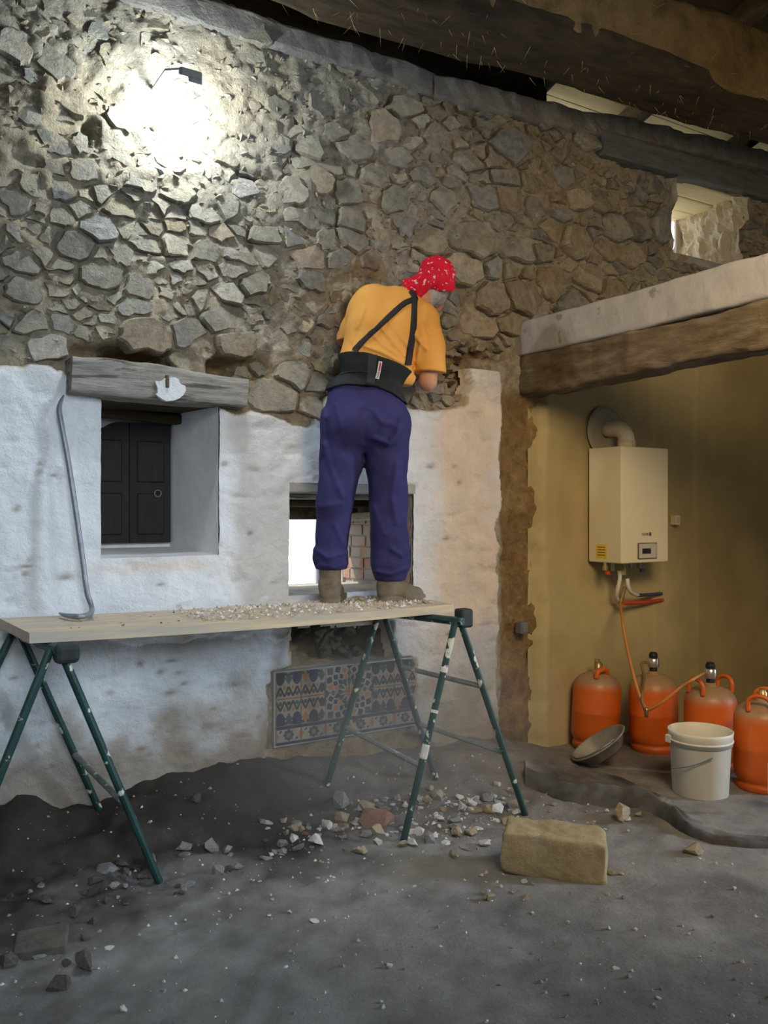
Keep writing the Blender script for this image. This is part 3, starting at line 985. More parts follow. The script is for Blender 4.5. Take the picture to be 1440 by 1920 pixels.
def stone_mesh(c, poly, cl, big, rel):
    rng = random
    n = len(poly)
    size = math.sqrt(0.5 * abs(sum(poly[k][0] * poly[(k + 1) % n][1] - poly[(k + 1) % n][0] * poly[k][1] for k in range(n))))
    gap = min(rng.uniform(0.003, 0.010), size * 0.10)
    pts = []
    for k in range(n):
        a, b, d = poly[k - 1], poly[k], poly[(k + 1) % n]
        la = math.hypot(b[0] - a[0], b[1] - a[1])
        ld = math.hypot(d[0] - b[0], d[1] - b[1])
        if rng.random() < 0.45 or (la < 0.03 and ld < 0.03):
            pts.append(b)                                   # a sharp corner
        else:
            cut = rng.uniform(0.08, 0.26)
            pts.append((b[0] + (a[0] - b[0]) * cut, b[1] + (a[1] - b[1]) * cut))
            pts.append((b[0] + (d[0] - b[0]) * cut, b[1] + (d[1] - b[1]) * cut))
        if ld > 0.05:                                       # break the straight run
            t = rng.uniform(.35, .65)
            j = rng.uniform(-.10, .04) * ld
            ex, ez = (d[0] - b[0]) / ld, (d[1] - b[1]) / ld
            mx_, mz_ = b[0] + (d[0] - b[0]) * t, b[1] + (d[1] - b[1]) * t
            ox, oz = mx_ - c[0], mz_ - c[1]
            lo_ = math.hypot(ox, oz) + 1e-9
            pts.append((mx_ + ox / lo_ * j, mz_ + oz / lo_ * j))
    out = []
    for p in pts:
        dx, dz = p[0] - c[0], p[1] - c[1]
        L = math.hypot(dx, dz) + 1e-9
        s = max(0.3, (L - gap * rng.uniform(0.5, 2.0)) / L)
        out.append((c[0] + dx * s, c[1] + dz * s))
    m = len(out)
    dep = (rng.uniform(0.010, 0.038) if not big else rng.uniform(0.026, 0.050)) * (0.7 + 2.2 * min(size, 0.2))
    tx, tz = rng.uniform(-.22, .22), rng.uniform(-.30, .16)
    # an arris splits many faces into two planes
    ang = rng.uniform(0, math.pi)
    ax_, az_ = math.cos(ang), math.sin(ang)
    kink = rng.choice((0, 0, 0.25, 0.4)) * rng.uniform(.6, 1.2)
    rel = max(-0.03, min(rel, 0.10))
    V = []
    rings = ((1.02, -0.9), (0.985, 0.50), (0.90, 1.0), (0.45, 1.0))
    for s, h in rings:
        for k, p in enumerate(out):
            x = c[0] + (p[0] - c[0]) * s
            zz = c[1] + (p[1] - c[1]) * s
            if h < 0:
                dd = dep * h - 0.01
            else:
                e = (x - c[0]) * ax_ + (zz - c[1]) * az_
                dd = dep * h + tx * (x - c[0]) + tz * (zz - c[1]) - kink * max(e, 0) + (rng.uniform(-.16, .16) * dep if h < 0.9 else 0)
                dd = max(dd, -0.01)
            V.append((x, WALL + rel - dd, zz))
    V.append((c[0], WALL + rel - dep * rng.uniform(0.95, 1.08), c[1]))
    Fc = []
    R_ = len(rings)
    for r in range(R_ - 1):
        for k in range(m):
            Fc.append([r * m + k, r * m + (k + 1) % m, (r + 1) * m + (k + 1) % m, (r + 1) * m + k])
    for k in range(m):
        Fc.append([(R_ - 1) * m + k, (R_ - 1) * m + (k + 1) % m, R_ * m])
    a, b, d = (np.array(V[i]) for i in Fc[-1])
    if np.cross(b - a, d - a)[1] > 0:
        Fc = [f[::-1] for f in Fc]
    base = np.array(PAL[cl]) * rng.uniform(0.80, 1.2) * np.array([rng.uniform(.97, 1.03), 1, rng.uniform(.96, 1.04)])
    cols = np.tile(base, (len(V), 1)) * RNG.uniform(0.94, 1.06, (len(V), 1))
    return V, Fc, cols


stone_list.sort(key=lambda s: -s[0] * (1.6 if s[4] else 1.0))
sm_v, sm_f, sm_c, off = [], [], [], 0
RELS = seat_relief(np.array([q_[1][0] for q_ in stone_list]), np.array([q_[1][1] for q_ in stone_list]))[0]
for k, (area, c, poly, cl, big) in enumerate(stone_list):
    V, Fc, cols = stone_mesh(c, poly, cl, big, float(RELS[k]))
    if k < 300:
        mk('stone', V, Fc, M_STONE, wall, False, cols)
    else:
        sm_v += V
        sm_f += [[i + off for i in f] for f in Fc]
        sm_c.append(cols)
        off += len(V)
mk('small_stones', sm_v, sm_f, M_STONE, wall, False, np.vstack(sm_c))['kind'] = 'stuff'

# small chips and crumbs of mortar wedged in the joints: past counting
CHN = 5200
cu_ = RNG.uniform(0.42, 6.5, CHN)
cz_ = RNG.uniform(1.95, 4.0, CHN)
cn_ = WALL + wall_relief(cu_, cz_)[0]
KV, KF, KC, off = [], [], [], 0
for x, zz, nn_ in zip(cu_, cz_, cn_):
    if pip((x, zz), PLUZ) or any(a - .03 < x < b + .03 and c0 - .03 < zz < c1 + .03 for a, b, c0, c1 in (O1, O2, O3)) or any(pip((x, zz), e) for e in EXCL):
        continue
    if x > 3.4 and zz < 2.55 + 0.12 * (x - 3.5):
        continue
    sz = 0.006 + 0.022 * random.random() ** 2
    a = random.uniform(-.5, .5) + (math.pi / 2 if random.random() < .2 else 0)
    ca, sa = math.cos(a) * sz, math.sin(a) * sz
    e = random.uniform(.35, .8)
    nn_ = nn_ + 0.004
    KV += [(x + ca, nn_, zz + sa), (x - sa * e, nn_, zz + ca * e), (x - ca, nn_, zz - sa), (x + sa * e, nn_, zz - ca * e),
           (x + ca * random.uniform(.1, .5), nn_ - sz * random.uniform(.5, 1.1), zz + sa * .3), (x - ca * random.uniform(.2, .6), nn_ - sz * random.uniform(.4, 1.0), zz - sa * .3)]
    KF += [[off + i for i in f][::-1] for f in ((0, 1, 4), (1, 5, 4), (1, 2, 5), (2, 3, 5), (3, 4, 5), (3, 0, 4))]
    KC += [np.array(PAL[random.choice('ggtwwr')]) * random.uniform(.75, 1.25)] * 6
    off += 6
a, b, d = (np.array(KV[i]) for i in KF[0])
if np.cross(b - a, d - a)[1] > 0:
    KF = [f[::-1] for f in KF]
mk('joint_chips', KV, KF, M_STONE, wall, False, np.array(KC))['kind'] = 'stuff'

# ------------------------------------------------------------------ window 1: deep whitewashed reveal with a dark shutter
w1 = tag(mk('window_1', *join(
    (np.array([(O1[1], WALL - 0.03, O1[2]), (1.486, 4.6, 1.31), (1.486, 4.6, 2.06), (O1[1], WALL - 0.03, O1[3])]), [(0, 1, 2, 3)]),
    (np.array([(O1[0], WALL - 0.03, O1[2]), (1.02, 4.6, 1.31), (1.02, 4.6, 2.06), (O1[0], WALL - 0.03, O1[3])]), [(3, 2, 1, 0)]),
    (np.array([(O1[0], WALL - 0.03, O1[2]), (O1[1], WALL - 0.03, O1[2]), (1.486, 4.6, 1.31), (1.02, 4.6, 1.31)]), [(0, 1, 2, 3)]),
    (np.array([(1.02, 4.6, 1.31), (1.486, 4.6, 1.31), (1.486, 4.6, 2.06), (1.02, 4.6, 2.06)]), [(0, 1, 2, 3)])), M_REVEAL), kind='structure')
mk('lintel_soffit', *box((O1[0] - 0.02, WALL + 0.0, 2.03), (O1[1] + 0.02, 4.62, 2.08)), M_BLACKWOOD, w1)
mk('back_lintel', *beam((1.0, 4.50, 2.02), (1.52, 4.50, 2.0), (0, 1, 0), 0.08, 0.05, 12, None, 0.005, 0.006, 5), M_BLACKWOOD, w1)
# shutter with a low arch, two leaves
arch = []
sx0, sx1, sz0, sz1 = 1.03, 1.482, 1.335, 1.965
K = 14
topz = [sz1 - 0.035 + 0.045 * sstep(0.12, 0.35, np.array([k / K]))[0] for k in range(K + 1)]
for leaf, (a, b) in enumerate(((0, K // 2), (K // 2, K))):
    fr, bk = [], []
    xs = [sx0 + (sx1 - sx0) * k / K for k in range(a, b + 1)]
    prof = [(xs[0] + 0.002, sz0)] + [(x + (0.002 if q == 0 else -0.002 if q == len(xs) - 1 else 0), topz[a + q]) for q, x in enumerate(xs)] + [(xs[-1] - 0.002, sz0)]
    m_ = len(prof)
    V = [(x, 4.565, z_) for x, z_ in prof] + [(x, 4.595, z_) for x, z_ in prof]
    Fc = [list(range(m_))] + [[k, (k + 1) % m_, m_ + (k + 1) % m_, m_ + k][::-1] for k in range(m_)]
    lf = mk('shutter', V, Fc, M_DARKWOOD, w1)
    for (z0_, z1_) in ((1.38, 1.60), (1.66, 1.88)):
        mk('shutter_panel', *bevel_box((xs[0] + 0.04, 4.555, z0_), (xs[-1] - 0.04, 4.567, z1_), 0.005, 1), M_DARKWOOD, lf)
mk('shutter_ring', *tube([Vector((1.405 + 0.018 * math.cos(t), 4.55, 1.60 + 0.018 * math.sin(t))) for t in np.linspace(0, 2 * math.pi, 17)], 0.003, 6, False), M_STEEL, w1)

# weathered lintel of the left window
a, b = W(128, 700, 4.02), W(456, 742, 4.02)
lint = tag(mk('window_lintel', *beam((a.x, 4.05, a.z), (b.x, 4.05, b.z), (0, 1, 0), 0.20, 0.165, 46,
                                     lambda t, w, h: (w, h * (0.95 + 0.10 * math.sin(t * 5))), 0.012, 0.010, 77, 28, 0.12), M_OLDWOOD, None, False),
           'cracked grey wooden lintel above the shuttered window', 'lintel')
pp = W(318, 728, 3.94)
pts = [(pp.x + 0.068 * np.sign(math.cos(t)) * abs(math.cos(t)) ** .6 * (1 + 0.16 * math.sin(5 * t + 1)), pp.z - 0.005 + 0.048 * np.sign(math.sin(t)) * abs(math.sin(t)) ** .6 * (1 + 0.2 * math.cos(4 * t + .6))) for t in np.linspace(0, 2 * math.pi, 22, endpoint=False)]
V = [(x, 3.932, z_) for x, z_ in pts] + [(x, 3.96, z_) for x, z_ in pts]
mk('whitewash_flake', V, [list(range(22))] + [[k, (k + 1) % 22, 22 + (k + 1) % 22, 22 + k][::-1] for k in range(22)], M_PLASTER, lint, False, np.ones((44, 3)))
mk('old_hinge', *bevel_box((pp.x - 0.022, 3.922, pp.z + 0.0), (pp.x - 0.006, 3.945, pp.z + 0.06), 0.003, 1), M_TIMBER, lint)

# ------------------------------------------------------------------ window 2: small unglazed window with a brick reveal
w2 = tag(mk('window_2', *join(
    (np.array([(O2[0], WALL - 0.03, O2[2]), (O2[0], BACK, O2[2]), (O2[0], BACK, O2[3]), (O2[0], WALL - 0.03, O2[3])]), [(3, 2, 1, 0)]),
    (np.array([(O2[1] + .012, WALL - 0.0, O2[2]), (O2[1] - 0.108, BACK, O2[2]), (O2[1] - 0.108, BACK, O2[3]), (O2[1] + .012, WALL - 0.0, O2[3])]), [(0, 1, 2, 3)]),
    box((O2[0] - 0.02, WALL - 0.02, O2[2] - 0.04), (O2[1] + 0.02, BACK, O2[2] + 0.0)),
    box((O2[0] - 0.02, WALL + 0.02, O2[3]), (O2[1] + 0.02, BACK, O2[3] + 0.05))), M_SLAB), kind='structure')
nb, rows = 6, 6
for r in range(rows):
    zb = 1.085 + r * 0.068
    t0 = 0.03 if r % 2 else 0.0
    cur = t0
    while cur < 0.58:
        L_ = random.uniform(0.10, 0.15)
        e = min(cur + L_, 0.60)
        A = np.array([O2[1] + .012, WALL, 0])
        Bv = np.array([O2[1] - 0.108, BACK, 0])
        dirv = (Bv - A) / np.linalg.norm(Bv - A)
        nr = np.array([-dirv[1], dirv[0], 0])
        pr = random.uniform(0.006, 0.016)
        p0 = A + dirv * (cur + 0.005)
        p1 = A + dirv * (e - 0.005)
        V = [p0, p1, p1 + nr * pr, p0 + nr * pr]
        V = [(*v[:2], zb + 0.005) for v in V] + [(*v[:2], zb + 0.062) for v in V]
        Fc = [(3, 2, 1, 0), (4, 5, 6, 7), (0, 1, 5, 4), (1, 2, 6, 5), (2, 3, 7, 6), (3, 0, 4, 7)]
        mk('brick', V, Fc, M_BRICK, w2)
        cur = e
for (n0, z0, z1, m_) in ((4.06, 1.60, 1.66, M_SLAB), (4.20, 1.57, 1.63, M_OLDWOOD), (4.36, 1.53, 1.60, M_BLACKWOOD)):
    mk('lintel_board', *beam((O2[0] - 0.01, n0 + 0.06, (z0 + z1) / 2), (O2[1] + 0.01, n0 + 0.06, (z0 + z1) / 2), (0, 1, 0), 0.13, z1 - z0, 20, None, 0.004, 0.006, int(n0 * 100), 16, .15), m_, w2)
mk('back_lintel', *box((O2[0], 4.56, 1.455), (O2[1] - 0.08, BACK, 1.64)), M_TIMBER, w2)
mk('jamb_stone', *beam((2.60, 4.52, 1.47), (2.74, 4.22, 1.49), (.9, .43, 0), 0.07, 0.05, 8, None, 0.002, 0.006, 9, 12, .3), M_SLAB, w2)

# ------------------------------------------------------------------ window 3: opening high in the wall, right
jv = []
gu = np.linspace(0, 1, 26)
gz = np.linspace(O3[2] - 0.02, O3[3], 24)
GU, GZ = np.meshgrid(gu, gz, indexing='ij')
gp = np.stack([GU.ravel() * 3, np.zeros(GU.size), GZ.ravel() * 1.6], 1)
rel = fbm(gp, 4, 4, 201) * 0.10 + fbm(gp, 1.5, 2, 205) * 0.05
JV = np.stack([O3[1] - 0.02 - rel * 0.9 + 0.01 * GU.ravel(), WALL - 0.05 + GU.ravel() * (BACK - WALL + 0.07), GZ.ravel()], 1)
I = np.arange(GU.size).reshape(26, 24)
JF = np.stack([I[:-1, :-1], I[1:, :-1], I[1:, 1:], I[:-1, 1:]], -1).reshape(-1, 4)
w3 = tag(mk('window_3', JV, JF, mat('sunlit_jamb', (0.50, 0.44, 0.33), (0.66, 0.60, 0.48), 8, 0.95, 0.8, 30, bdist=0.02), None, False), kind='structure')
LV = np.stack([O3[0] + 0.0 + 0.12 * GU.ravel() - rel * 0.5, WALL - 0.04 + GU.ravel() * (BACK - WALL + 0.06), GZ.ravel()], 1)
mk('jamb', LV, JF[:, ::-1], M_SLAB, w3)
mk('sill', *beam((O3[0] - 0.02, 4.4, O3[2] - 0.03), (O3[1] + 0.05, 4.4, O3[2] - 0.03), (0, 1, 0), 0.66, 0.07, 20, None, 0.006, 0.012, 31, 20, .1), M_SLAB, w3)
for k in range(3):
    n0 = WALL + 0.01 + k * 0.21
    mk('lintel_board', *beam((O3[0] - 0.03, n0 + 0.10, 3.915), (O3[1] + 0.08, n0 + 0.10, 3.915), (0, 1, 0), 0.20, 0.03, 24, None, 0.003, 0.003, 300 + k, 16, .12), M_DECK, w3)
# small leaning stone that narrows the slit of daylight
mk('jamb_slab', *beam((O3[0] + 0.17, 4.66, O3[2]), (O3[0] + 0.22, 4.66, O3[2] + 0.40), (1, 0, 0), 0.10, 0.09, 10, None, 0.006, 0.012, 41, 14, .3), M_TIMBER, w3)
# grey-blue timber bedded over that opening
tag(mk('wall_timber', *beam((4.24, 4.09, 3.955), (UMAX, 4.09, 4.03), (0, 1, 0), 0.14, 0.17, 50, None, 0.008, 0.008, 88, 24, .12), M_BLUEWOOD),
    'grey-blue timber bedded in the stone wall above the small high window', 'timber')
# mortar bed along the top of the wall
M_TOP = mat('top_mortar', (0.22, 0.215, 0.205), (0.36, 0.35, 0.33), 12, 0.95, 1.0, 34, bdist=0.03)
tag(mk('trim_1', *beam((-1.5, 4.25, 3.96), (2.9, 4.25, 3.985), (0, 1, 0), 0.40, 0.15, 60, None, 0.015, 0.03, 93, 22, .25), M_TOP), kind='structure')
tag(mk('trim_2', *beam((2.88, 4.25, 3.985), (UMAX, 4.25, 4.315), (0, 1, 0), 0.40, 0.16, 60, None, 0.015, 0.035, 97, 22, .25), M_TOP), kind='structure')

# ------------------------------------------------------------------ floor
def fl_exact(u, n):
    u, n = np.atleast_1d(np.asarray(u, float)), np.atleast_1d(np.asarray(n, float))
    p = np.stack([u, n, np.zeros_like(u)], 1)
    left = 1 - sstep(1.6, 2.6, u)
    mid = sstep(1.6, 2.6, u) * (1 - sstep(3.3, 3.8, u))
    e = 4.1 - n
    m = left * 0.20 * np.exp(-(e / 0.36) ** 2) + mid * 0.12 * np.exp(-(e / 0.42) ** 2)
    m = m * (1 + 0.45 * fbm(p, 3.5, 3, 401))
    m = m + 0.07 * np.exp(-(((u - 2.95) / 0.45) ** 2 + ((n - 3.75) / 0.35) ** 2)) + left * 0.03 * fbm(p, 9, 3, 407) * sstep(2.9, 3.6, n)
    rough = fbm(p, 2.2, 3, 411) * 0.012 + fbm(p, 16, 3, 421) * (0.007 + 0.012 * sstep(2.2, 3.2, n) * (1 - sstep(3.2, 3.8, u)))
    return m + rough


_fu = np.arange(-1.6, 7.1, 0.02)
_fn = np.arange(-2.7, 4.3, 0.02)
_FU, _FN = np.meshgrid(_fu, _fn, indexing='ij')
_FH = fl_exact(_FU.ravel(), _FN.ravel()).reshape(_FU.shape)


def fl(u, n):
    """floor height, read from a fine table"""
    u, n = np.atleast_1d(np.asarray(u, float)), np.atleast_1d(np.asarray(n, float))
    a = np.clip((u + 1.6) / 0.02, 0, len(_fu) - 2)
    b = np.clip((n + 2.7) / 0.02, 0, len(_fn) - 2)
    i, j = a.astype(int), b.astype(int)
    x, y = a - i, b - j
    return (_FH[i, j] * (1 - x) + _FH[i + 1, j] * x) * (1 - y) + (_FH[i, j + 1] * (1 - x) + _FH[i + 1, j + 1] * x) * y


us = np.concatenate([np.linspace(-1.5, 0.0, 12)[:-1], np.arange(0.0, 4.6, 0.026), np.linspace(4.6, 6.95, 40)])
ns = np.concatenate([np.linspace(-2.6, 0.9, 20)[:-1], np.arange(0.9, 4.16, 0.026)])
U, Nn = np.meshgrid(us, ns, indexing='ij')
u, n = U.ravel(), Nn.ravel()
I = np.arange(U.size).reshape(U.shape)
q = np.stack([I[:-1, :-1], I[1:, :-1], I[1:, 1:], I[:-1, 1:]], -1).reshape(-1, 4)
p3 = np.stack([u, n, np.zeros_like(u)], 1)
c = np.tile(np.array([0.285, 0.275, 0.262]), (len(u), 1))
f = sstep(-0.3, 0.35, fbm(p3, 2.4, 4, 431))[:, None]
c = c * (0.80 + 0.35 * f)
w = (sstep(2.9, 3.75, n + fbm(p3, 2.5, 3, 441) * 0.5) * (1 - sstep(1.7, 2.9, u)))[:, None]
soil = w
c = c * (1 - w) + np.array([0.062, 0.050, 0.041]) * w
w = (sstep(3.0, 3.7, n + fbm(p3, 3, 3, 445) * 0.4) * sstep(1.7, 2.6, u) * (1 - sstep(3.4, 3.9, u)))[:, None] * 0.6
c = c * (1 - w) + np.array([0.24, 0.20, 0.16]) * w
w = (0.22 * sstep(0.2, 0.45, fbm(p3, 34, 3, 451)) * (1 - 0.8 * w[:, 0]) * (1 - 0.9 * soil[:, 0]))[:, None]
c = c * (1 - w) + np.array([0.36, 0.35, 0.34]) * w
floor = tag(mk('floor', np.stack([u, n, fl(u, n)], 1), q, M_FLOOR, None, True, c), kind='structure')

# ------------------------------------------------------------------ rest of the room shell, roof, outside
wl = [box((UMIN - 0.4, -2.6, -0.1), (UMIN, 4.7, 6.6))]
tag(mk('wall_left', *join(*wl), M_ROOM), kind='structure')
tag(mk('wall_front', *box((UMIN - 0.4, -3.0, -0.1), (UMAX + 0.5, -2.6, 6.6)), M_ROOM), kind='structure')
tag(mk('wall_right', *join(box((UMAX, 0.55, -0.1), (UMAX + 0.5, 4.7, 6.6)), box((UMAX, -0.75, 3.1), (UMAX + 0.5, 0.55, 6.6)), box((UMAX, -2.6, -0.1), (UMAX + 0.5, -0.75, 6.6))), M_ROOM), kind='structure')


def deck_z(n):
    return 4.56 - 0.30 * (n - 4.1)


n0, n1 = -3.2, 3.86
ceil = tag(mk('ceiling', [(UMIN - .6, n0, deck_z(n0)), (UMAX + .7, n0, deck_z(n0)), (UMAX + .7, n1, deck_z(n1)), (UMIN - .6, n1, deck_z(n1)),
                          (UMIN - .6, n0, deck_z(n0) + .05), (UMAX + .7, n0, deck_z(n0) + .05), (UMAX + .7, n1, deck_z(n1) + .05), (UMIN - .6, n1, deck_z(n1) + .05)],
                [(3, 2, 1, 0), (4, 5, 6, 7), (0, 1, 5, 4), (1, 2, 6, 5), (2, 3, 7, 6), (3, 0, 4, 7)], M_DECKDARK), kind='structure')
nn = 3.87
k = 0
while nn < 5.0:
    wd = 0.125
    for (ua, ub) in ((UMIN - .6, 2.2), (2.205, UMAX + .7)):
        a_, b_ = nn, nn + wd - 0.008
        mk('plank', [(ua, a_, deck_z(a_)), (ub, a_, deck_z(a_)), (ub, b_, deck_z(b_)), (ua, b_, deck_z(b_)),
                     (ua, a_, deck_z(a_) + .03), (ub, a_, deck_z(a_) + .03), (ub, b_, deck_z(b_) + .03), (ua, b_, deck_z(b_) + .03)],
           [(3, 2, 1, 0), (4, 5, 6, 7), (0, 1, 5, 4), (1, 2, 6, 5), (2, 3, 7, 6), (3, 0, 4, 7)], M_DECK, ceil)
    nn += wd
    k += 1
mk('roof_covering', [(UMIN - .6, 3.8, deck_z(3.8) + .06), (UMAX + .7, 3.8, deck_z(3.8) + .06), (UMAX + .7, 5.05, deck_z(5.05) + .06), (UMIN - .6, 5.05, deck_z(5.05) + .06)], [(0, 1, 2, 3)], M_SLAB, ceil)
# dark board closing the eaves on the left part
mk('eave_board', *box((UMIN, 4.30, 4.0), (3.98, 4.33, 4.6)), M_BLACKWOOD, ceil)

rl = ['second', 'third', 'fourth']
for k, (uu, lab) in enumerate(((1.0, 'dark roof rafter above the whitewashed wall, nearest the left corner'), (2.0, 'dark roof rafter crossing above the bright spot on the stone wall'),
                               (3.0, 'dark roof rafter above the man, resting on the wall top'), (3.96, 'dark roof rafter left of the pale eave boards'),
                               (4.88, 'brown roof rafter between the two pale eave gaps'), (6.02, 'dark roof rafter nearest the small high window'))):
    a_, b_ = -2.4, 4.95
    tag(mk('rafter', *beam((uu, a_, deck_z(a_) - 0.075), (uu, b_, deck_z(b_) - 0.075), (1, 0, 0), 0.11, 0.14, 40, None, 0.006, 0.006, 500 + k, 16, .3), M_BLACKWOOD if k != 4 else M_TIMBER),
        lab, 'rafter', 'rafters of the roof')

# the big roof beam in front of the wall
bm_ = mk('roof_beam', *beam((UMIN, 3.43, 3.975), (UMAX, 3.43, 4.37), (0, 1, 0), 0.36, 0.46, 110, None, 0.03, 0.03, 601, 34, .18), M_MUDBEAM)
tag(bm_, 'massive brown roof beam daubed with mud and straw running along the top', 'beam')
mk('shaded_sooty_underside', *beam((UMIN, 3.45, 3.785), (UMAX, 3.45, 4.182), (0, 1, 0), 0.40, 0.15, 100, None, 0.02, 0.02, 605, 24, .3), M_BLACKWOOD, bm_)  # shade under the beam put into a near-black part, with soot
# straw sticking out of the mud
SV, SF = [], []
for k in range(300):
    uu = random.uniform(1.2, 6.4)
    if random.random() < 0.55:
        p = Vector((uu, 3.26 + random.uniform(-.02, .01), 3.80 + 0.047 * uu + random.uniform(0.0, 0.45)))
        d = Vector((random.uniform(-1, 1), random.uniform(-.9, -.1), random.uniform(-1, .4)))
    else:
        p = Vector((uu, random.uniform(3.30, 3.62), 3.765 + 0.047 * uu))
        d = Vector((random.uniform(-.7, .7), random.uniform(-.5, .5), random.uniform(-1, -.3)))
    d.normalize()
    L_ = random.uniform(0.02, 0.09)
    s = Vector((random.uniform(-1, 1), random.uniform(-1, 1), random.uniform(-1, 1))).cross(d).normalized() * 0.0013
    s2 = s.cross(d)
    i = len(SV)
    SV += [p + s, p - s * .5 + s2, p - s * .5 - s2, p + d * L_]
    SF += [[i, i + 1, i + 3], [i + 1, i + 2, i + 3], [i + 2, i, i + 3]]
mk('straw', [v[:] for v in SV], SF, M_STRAW, bm_)['kind'] = 'stuff'

# ground and bright neighbour wall outside
tag(mk('ground', [(-30, 4.72, -0.1), (40, 4.72, -0.1), (40, 60, -0.1), (-30, 60, -0.1)], [(0, 1, 2, 3)], M_GROUND), kind='structure')
rail = empty('railing', (2.0, 7.0, -0.1), 'pale metal railing outside the small window', 'railing')
for k in range(6):
    mk('rail_post', *box((2.3 + k * 0.45, 7.0, -0.1), (2.335 + k * 0.45, 7.035, 1.75)), M_RAIL, rail)
mk('rail_bar', *box((2.3, 7.01, 1.5), (4.6, 7.03, 1.53)), M_RAIL, rail)

# ------------------------------------------------------------------ floor beam: concrete on a brown timber
fb = empty('floor_beam', (3.65, 1.0, 2.24), 'old floor beam of grey concrete on rough brown timber jutting from the wall', 'beam')
mk('concrete', *beam((3.65, 4.20, 2.582), (3.65, -2.6, 2.582), (1, 0, 0), 0.20, 0.215, 120, None, 0.006, 0.007, 701, 28, .08), M_CONC, fb)
mk('timber', *beam((3.66, 4.16, 2.362), (3.66, -2.6, 2.352), (1, 0, 0), 0.20, 0.235, 120, lambda t, w, h: (w, h * (1.0 + 0.08 * math.sin(t * 23))), 0.012, 0.022, 711, 26, .22), M_TIMBER, fb)

# ------------------------------------------------------------------ tile panel
A_ = 0.1455
TU, TZ = 1.868, 0.665
ROWS = [(TZ, TZ - 0.14), (TZ - 0.14, TZ - 0.28), (TZ - 0.28, TZ - 0.38)]
NT = 4.045
arts = []


def art(poly, m):
    arts.append((poly, m))


def kite(c, a, r0, r1, w, rm=None):
    rm = rm or (r0 + r1) / 2
    d = (math.cos(a), math.sin(a))
    t = (-d[1], d[0])
    return [(c[0] + d[0] * r0, c[1] + d[1] * r0), (c[0] + d[0] * rm - t[0] * w, c[1] + d[1] * rm - t[1] * w), (c[0] + d[0] * r1, c[1] + d[1] * r1), (c[0] + d[0] * rm + t[0] * w, c[1] + d[1] * rm + t[1] * w)]


def disc(c, r, k=12, sx=1.0):
    return [(c[0] + r * sx * math.cos(2 * math.pi * i / k), c[1] + r * math.sin(2 * math.pi * i / k)) for i in range(k)]


def strip(a, b, w):
    dx, dz = b[0] - a[0], b[1] - a[1]
    L_ = math.hypot(dx, dz)
    tx, tz = -dz / L_ * w, dx / L_ * w
    return [(a[0] - tx, a[1] - tz), (b[0] - tx, b[1] - tz), (b[0] + tx, b[1] + tz), (a[0] + tx, a[1] + tz)]


rc = (TU + 3 * A_, TZ - 0.14)
art(disc(rc, 0.024), M_TORANGE)
for k in range(12):
    a_ = 2 * math.pi * k / 12
    art(kite(rc, a_, 0.030, 0.076, 0.015, 0.062), M_TGREEN if k % 2 else M_TBLACK)
    art(kite(rc, a_ + math.pi / 12, 0.058, 0.098, 0.014), M_TORANGE if k % 2 else M_TNAVY)
    art(kite(rc, a_, 0.080, 0.116, 0.015), M_TNAVY if k % 3 else M_TGREEN)
    art(kite(rc, a_ + math.pi / 12, 0.100, 0.136, 0.018), M_TORANGE if k % 2 else M_TBLACK)
    art(kite(rc, a_, 0.120, 0.162, 0.022), M_TNAVY)
    art(kite(rc, a_ + math.pi / 12, 0.140, 0.19, 0.024), M_TGREEN)
for side in (0, 4):
    x0 = TU + side * A_
    for k in range(6):
        cx_ = x0 + (k + 0.5) * A_ / 3
        for s in (1, -1):
            zc = TZ - 0.14
            if k % 2 == 0:
                art([(cx_ - 0.024, zc + s * 0.138), (cx_ - 0.029, zc + s * 0.105), (cx_ - 0.016, zc + s * 0.079), (cx_, zc + s * 0.070), (cx_ + 0.016, zc + s * 0.079), (cx_ + 0.029, zc + s * 0.105), (cx_ + 0.024, zc + s * 0.138)], M_TNAVY)
                art(disc((cx_ - 0.033, zc + s * 0.128), 0.009, 8), M_TBLACK)
                art(disc((cx_ + 0.033, zc + s * 0.128), 0.009, 8), M_TBLACK)
            else:
                art(kite((cx_, zc + s * 0.105), math.pi / 2, -0.032, 0.032, 0.021, 0.0), M_TGREEN if k % 4 == 1 else M_TORANGE)
            art(strip((cx_ - A_ / 6, zc + s * 0.012), (cx_, zc + s * 0.062), 0.0055), M_TBLACK)
            art(strip((cx_, zc + s * 0.062), (cx_ + A_ / 6, zc + s * 0.012), 0.0055), M_TBLACK)
            art(disc((cx_, zc + s * 0.024), 0.011, 8), M_TNAVY if k % 2 else M_TGREEN)
            art(kite((cx_ - A_ / 6, zc + s * 0.058), math.pi / 2, -0.014, 0.014, 0.009, 0.0), M_TORANGE)
        art(strip((cx_ - A_ / 6, TZ - 0.14), (cx_ + A_ / 6, TZ - 0.14), 0.004), M_TORANGE)
zb1, zb0 = ROWS[2]
art([(TU, zb1 - 0.018), (TU + 6 * A_, zb1 - 0.018), (TU + 6 * A_, zb1), (TU, zb1)], M_TNAVY)
art([(TU, zb0), (TU + 6 * A_, zb0), (TU + 6 * A_, zb0 + 0.016), (TU, zb0 + 0.016)], M_TNAVY)
zc = (zb0 + zb1) / 2
